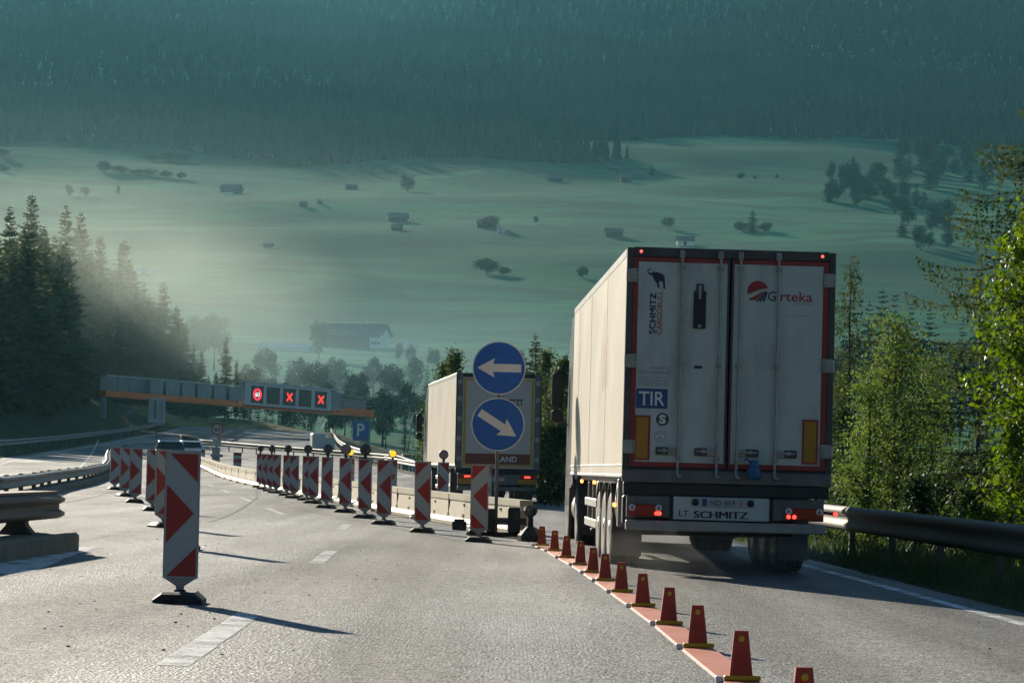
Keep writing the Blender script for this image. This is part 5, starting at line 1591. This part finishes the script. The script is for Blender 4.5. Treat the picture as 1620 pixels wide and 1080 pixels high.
p = px_at(1338, 78); larch('sparse larch with bare twigs just right of the white lorry', p, at(1335, 405, 78).z - p.z, 2.0, 5, 76, .03, 1.7, twig=.45)
p = px_at(1642, 52); larch('tall larch with long drooping branches at the right edge', p, at(1642, 130, 52).z - p.z, 3.9, 6, 70, .12, 1.7, az=(2.0, 4.4), twig=.42)
p = px_at(1545, 60); larch('dark trunked larch standing behind the tall one at right', p, 7.2, 1.9, 7, 56, .15, 1.0)
p = px_at(1500, 66); larch('brownish larch in the gap left of the right edge larches', p, 5.4, 1.5, 8, 44, .08, .9)
p = px_at(1632, 44); broadleaf('maple_tree', 'bright green maple with large sunlit leaves at the right edge', p, at(1620, 352, 44).z - p.z, 1.05, 9, 95, 58, .105, 'leaf_bright', .48)
p = px_at(1598, 43); broadleaf('maple_tree', 'sunlit maple sapling above the guardrail at the right edge', p, at(1600, 660, 43).z - p.z, .58, 10, 56, 52, .090, 'leaf_bright', .05)
R = random.Random(8)
for k, (px, Y, ht, rx) in enumerate(((1345, 60, 2.2, 1.0), (1390, 62, 2.6, 1.0), (1440, 64, 2.8, 1.1), (1485, 60, 2.6, 1.0), (1525, 56, 2.6, 1.0), (1560, 54, 2.8, 1.0), (1500, 50, 1.6, .6), (1450, 49, 1.5, .7), (1540, 47, 1.6, .7), (1580, 66, 3.6, 1.4), (1530, 72, 4.2, 1.5), (1460, 74, 3.6, 1.5), (1395, 76, 3.4, 1.4), (1620, 60, 3.5, 1.3), (1650, 48, 3.2, 1.2))):
    broadleaf('shrub', 'dark undergrowth shrub in the thicket behind the right guardrail', px_at(px, Y), ht, rx, 30 + k, 60, 62, .085, 'shrub', .03, group='undergrowth shrubs behind the right guardrail')['category'] = 'shrub'
for k, (px, Y, ty, kind) in enumerate(((715, 135, 562, 0), (700, 150, 575, 0), (842, 135, 524, 1), (870, 128, 590, 2), (888, 112, 570, 0), (905, 120, 560, 2), (860, 142, 560, 0), (822, 150, 548, 2), (1330, 100, 560, 2), (1000, 120, 560, 0), (1120, 110, 560, 2), (1240, 105, 540, 0))):
    p = px_at(px, Y); h = at(px, ty, Y).z - p.z
    lb = ['dark broadleaf tree left behind the distant lorry', 'second dark broadleaf left behind the distant lorry', 'pointed conifer rising behind the right blue sign edge', 'conifer in the gap between the two lorries', 'dark broadleaf tree in the gap between the two lorries', 'conifer at the mirror of the white lorry', 'dense broadleaf behind the pointed conifer', 'short conifer behind the blue signs', 'far conifer right behind the white lorry', 'roadside broadleaf hidden by the white lorry', 'roadside conifer hidden by the white lorry', 'roadside broadleaf behind the right half of the white lorry'][k]
    if kind == 0: broadleaf('broadleaf_tree', lb, p, h, h * .24, 70 + k, 90, 60, .16, 'larch', .05)
    else:
        c, t_ = SP[(k * 2) % 6]; o = tree('spruce_tree', lb, p, c, t_, 1, None); s = h / 22.4; o.scale = (s * 1.25, s * 1.25, s)
for k, (px, Y, ht, rx) in enumerate(((868, 100, 2.6, 1.3), (884, 92, 2.4, 1.2), (898, 108, 3.2, 1.6), (876, 122, 3.0, 1.6))):
    broadleaf('shrub', 'dark roadside shrub in the gap between the two lorries', px_at(px, Y), ht, rx, 130 + k, 60, 60, .12, 'shrub', .03, group='roadside shrubs between the lorries')['category'] = 'shrub'

# verge grass ----------------------------------------------------------
g = np.random.default_rng(9)
n = 52000
Yv = 14 + 100 * g.random(n) ** 1.7
off = g.uniform(.02, 4.2, n) ** 1.0
xv = np.array([Rr(y) for y in Yv]) + off
zv = np.array([H(x, y) for x, y in zip(xv, Yv)])
hgt = g.uniform(.06, .26, n) * np.clip(.35 + off * .8, .35, 1.25) * (1 + .4 * np.sin(xv * 3 + Yv))
a = g.uniform(0, 6.28, n); wd = g.uniform(.008, .02, n)
ln = g.normal(size=(n, 2)) * hgt[:, None] * .45
B0 = np.stack([xv - np.cos(a) * wd, Yv - np.sin(a) * wd, zv - .02], -1)
B1 = np.stack([xv + np.cos(a) * wd, Yv + np.sin(a) * wd, zv - .02], -1)
B2 = np.stack([xv + ln[:, 0], Yv + ln[:, 1], zv + hgt], -1)
V = np.stack([B0, B1, B2], 1).reshape(-1, 3)
tag(mesh_np('verge_grass', V, np.arange(len(V)).reshape(-1, 3), M['grass']), kind='stuff', label='dark green grass on the verge beside the right lane', cat='grass')

# ------------------------------------------------------------------ air
hz = MB().box(-1660, 1660, -2110, 4345, -14, 905)
hm = bpy.data.materials.new('haze_air'); hm.use_nodes = True
nt = hm.node_tree; nt.nodes.remove(nt.nodes["Principled BSDF"])
pv = nt.nodes.new("ShaderNodeVolumePrincipled")
pv.inputs["Color"].default_value = (.27, .73, .85, 1)
pv.inputs["Density"].default_value = HAZE
pv.inputs["Anisotropy"].default_value = .45
nt.links.new(pv.outputs[0], nt.nodes["Material Output"].inputs["Volume"])
tag(hz.build('haze', hm), kind='stuff', label='pale morning haze in the valley air', cat='haze')

# clouds added out of view to keep some sun off the far hillside
def shade_cloud(x0, x1, y0, y1, seed, thick=70, m='shade_cloud'):
    NX, NY = 70, max(8, int((y1 - y0) / 30))
    V, fs = [], []
    for s in (0, 1):
        for i in range(NY):
            for j in range(NX):
                u, v_ = j / (NX - 1) * 2 - 1, i / (NY - 1) * 2 - 1
                e = max(0.0, 1 - abs(v_) ** 4) * max(0.0, 1 - abs(u) ** 8)
                x, y = x0 + (u + 1) / 2 * (x1 - x0), y0 + (v_ + 1) / 2 * (y1 - y0)
                nz = mnoise.noise(Vector((x / 320, y / 320, seed))) + .5 * mnoise.noise(Vector((x / 120, y / 120, seed + 3)))
                y += 130 * mnoise.noise(Vector((x / 260, seed, 8))) + 50 * mnoise.noise(Vector((x / 90, y / 200, seed)))
                V.append((x, y, 1330 + (-12 - 8 * nz if s == 0 else thick * (1 + .7 * nz)) * e ** .5))
    for s in (0, 1):
        for i in range(NY - 1):
            for j in range(NX - 1):
                a = s * NX * NY + i * NX + j
                q = (a, a + 1, a + NX + 1, a + NX)
                fs.append(q if s else q[::-1])
    bd = [j for j in range(NX)] + [i * NX + NX - 1 for i in range(1, NY)] + [(NY - 1) * NX + j for j in range(NX - 2, -1, -1)] + [i * NX for i in range(NY - 2, 0, -1)]
    for a, b in zip(bd, bd[1:] + bd[:1]): fs.append((a, b, b + NX * NY, a + NX * NY))
    tag(MB().add(V, fs, 0, True).build('added_shade_cloud', M[m]), kind='structure')
M['shade_cloud'] = mat('shade_cloud', (.8, .8, .8), 1.0, var=.03, scale=.01, spec=0)
M['thin_shade_cloud'] = mat('thin_shade_cloud', (.8, .8, .8), 1.0, var=.03, scale=.01, spec=0)
_nt = M['thin_shade_cloud'].node_tree; _t = _nt.nodes.new("ShaderNodeBsdfTransparent"); _x = _nt.nodes.new("ShaderNodeMixShader"); _x.inputs[0].default_value = .62
_nt.links.new(_nt.nodes["Principled BSDF"].outputs[0], _x.inputs[1]); _nt.links.new(_t.outputs[0], _x.inputs[2]); _nt.links.new(_x.outputs[0], _nt.nodes["Material Output"].inputs[0])
shade_cloud(-2700, 100, 3770, 5150, 2.3, 40, 'thin_shade_cloud')
shade_cloud(-2700, 100, 4960, 5950, 9.7)
# mist lying in front of the left forest and over the left meadows
def mist(c, r, dens, label, col=(.86, .90, .86)):
    q = MB()
    n, m_ = 20, 32
    prof = [(math.sin(PI * k / n), -math.cos(PI * k / n)) for k in range(n + 1)]
    vs = [(0, 0, -1)]
    for rr_, z in prof[1:-1]: vs += [(rr_ * math.cos(2 * PI * i / m_), rr_ * math.sin(2 * PI * i / m_), z) for i in range(m_)]
    vs.append((0, 0, 1))
    fs = [(0, 1 + (i + 1) % m_, 1 + i) for i in range(m_)]
    for k in range(n - 2):
        for i in range(m_): fs.append((1 + k * m_ + i, 1 + k * m_ + (i + 1) % m_, 1 + (k + 1) * m_ + (i + 1) % m_, 1 + (k + 1) * m_ + i))
    L_ = len(vs) - 1
    fs += [(L_, 1 + (n - 2) * m_ + i, 1 + (n - 2) * m_ + (i + 1) % m_) for i in range(m_)]
    mm = bpy.data.materials.new('mist_air'); mm.use_nodes = True
    nt = mm.node_tree; nt.nodes.remove(nt.nodes["Principled BSDF"])
    pv = nt.nodes.new("ShaderNodeVolumePrincipled")
    pv.inputs["Color"].default_value = (*col, 1); pv.inputs["Density"].default_value = dens; pv.inputs["Anisotropy"].default_value = .35
    nt.links.new(pv.outputs[0], nt.nodes["Material Output"].inputs["Volume"])
    N, Lk = nt.nodes.new, nt.links.new
    tc = N("ShaderNodeTexCoord"); gr = N("ShaderNodeTexGradient"); gr.gradient_type = 'SPHERICAL'
    Lk(tc.outputs["Object"], gr.inputs[0])
    nz = N("ShaderNodeTexNoise"); nz.inputs["Scale"].default_value = 2.2; nz.inputs["Detail"].default_value = 2; Lk(tc.outputs["Object"], nz.inputs["Vector"])
    mr = N("ShaderNodeMapRange"); mr.inputs[1].default_value, mr.inputs[2].default_value, mr.inputs[3].default_value, mr.inputs[4].default_value = .35, .65, .45, 1.5; Lk(nz.outputs[0], mr.inputs[0])
    m1 = N("ShaderNodeMath"); m1.operation = 'MULTIPLY'; Lk(gr.outputs["Fac"], m1.inputs[0]); Lk(mr.outputs[0], m1.inputs[1])
    m2 = N("ShaderNodeMath"); m2.operation = 'MULTIPLY'; Lk(m1.outputs[0], m2.inputs[0]); m2.inputs[1].default_value = dens; Lk(m2.outputs[0], pv.inputs["Density"])
    o = q.add(vs, fs, 0, True).build('mist', mm, None, c); o.scale = r
    tag(o, kind='stuff', label=label, cat='mist')
mist((-62, 462, 25), (40, 120, 19), .0042, 'thin sunlit mist among the left forest crowns', (.84, .92, .80))
mist((-60, 800, 24), (150, 290, 34), .0012, 'blue mist lying in the valley behind the gantry', (.6, .88, .92))
mist((-260, 1450, 110), (440, 440, 62), .0004, 'pale mist lying over the lower left meadows', (.7, .92, .88))
mist((-190, 2950, 430), (560, 850, 190), .00035, 'blue mist hanging over the mountain forest', (.28, .72, .88))
sp_ = T1.matrix_basis @ Vector((0.1, 1.2, .28))
mist(tuple(sp_), (1.7, 2.6, .42), .13, 'water spray swirling behind the wheels of the white lorry', (.8, .8, .78))

# small stones and crumbs lying about on the asphalt
R = random.Random(77); q = MB()
for k in range(110):
    x, y = (R.uniform(-5.2, -1.2), R.uniform(17, 40)) if k < 90 else (R.uniform(-5, 4), R.uniform(16, 50))
    s_ = R.uniform(.004, .012); z = road_z(x, y)
    q.box(x - s_, x + s_, y - s_ * .8, y + s_ * .8, z - .004, z + s_ * R.uniform(.5, 1.1), 0, s_ * .4)
tag(q.build('road_debris', M['tar']), kind='stuff', label='dark crumbs and small stones scattered on the asphalt', cat='debris')
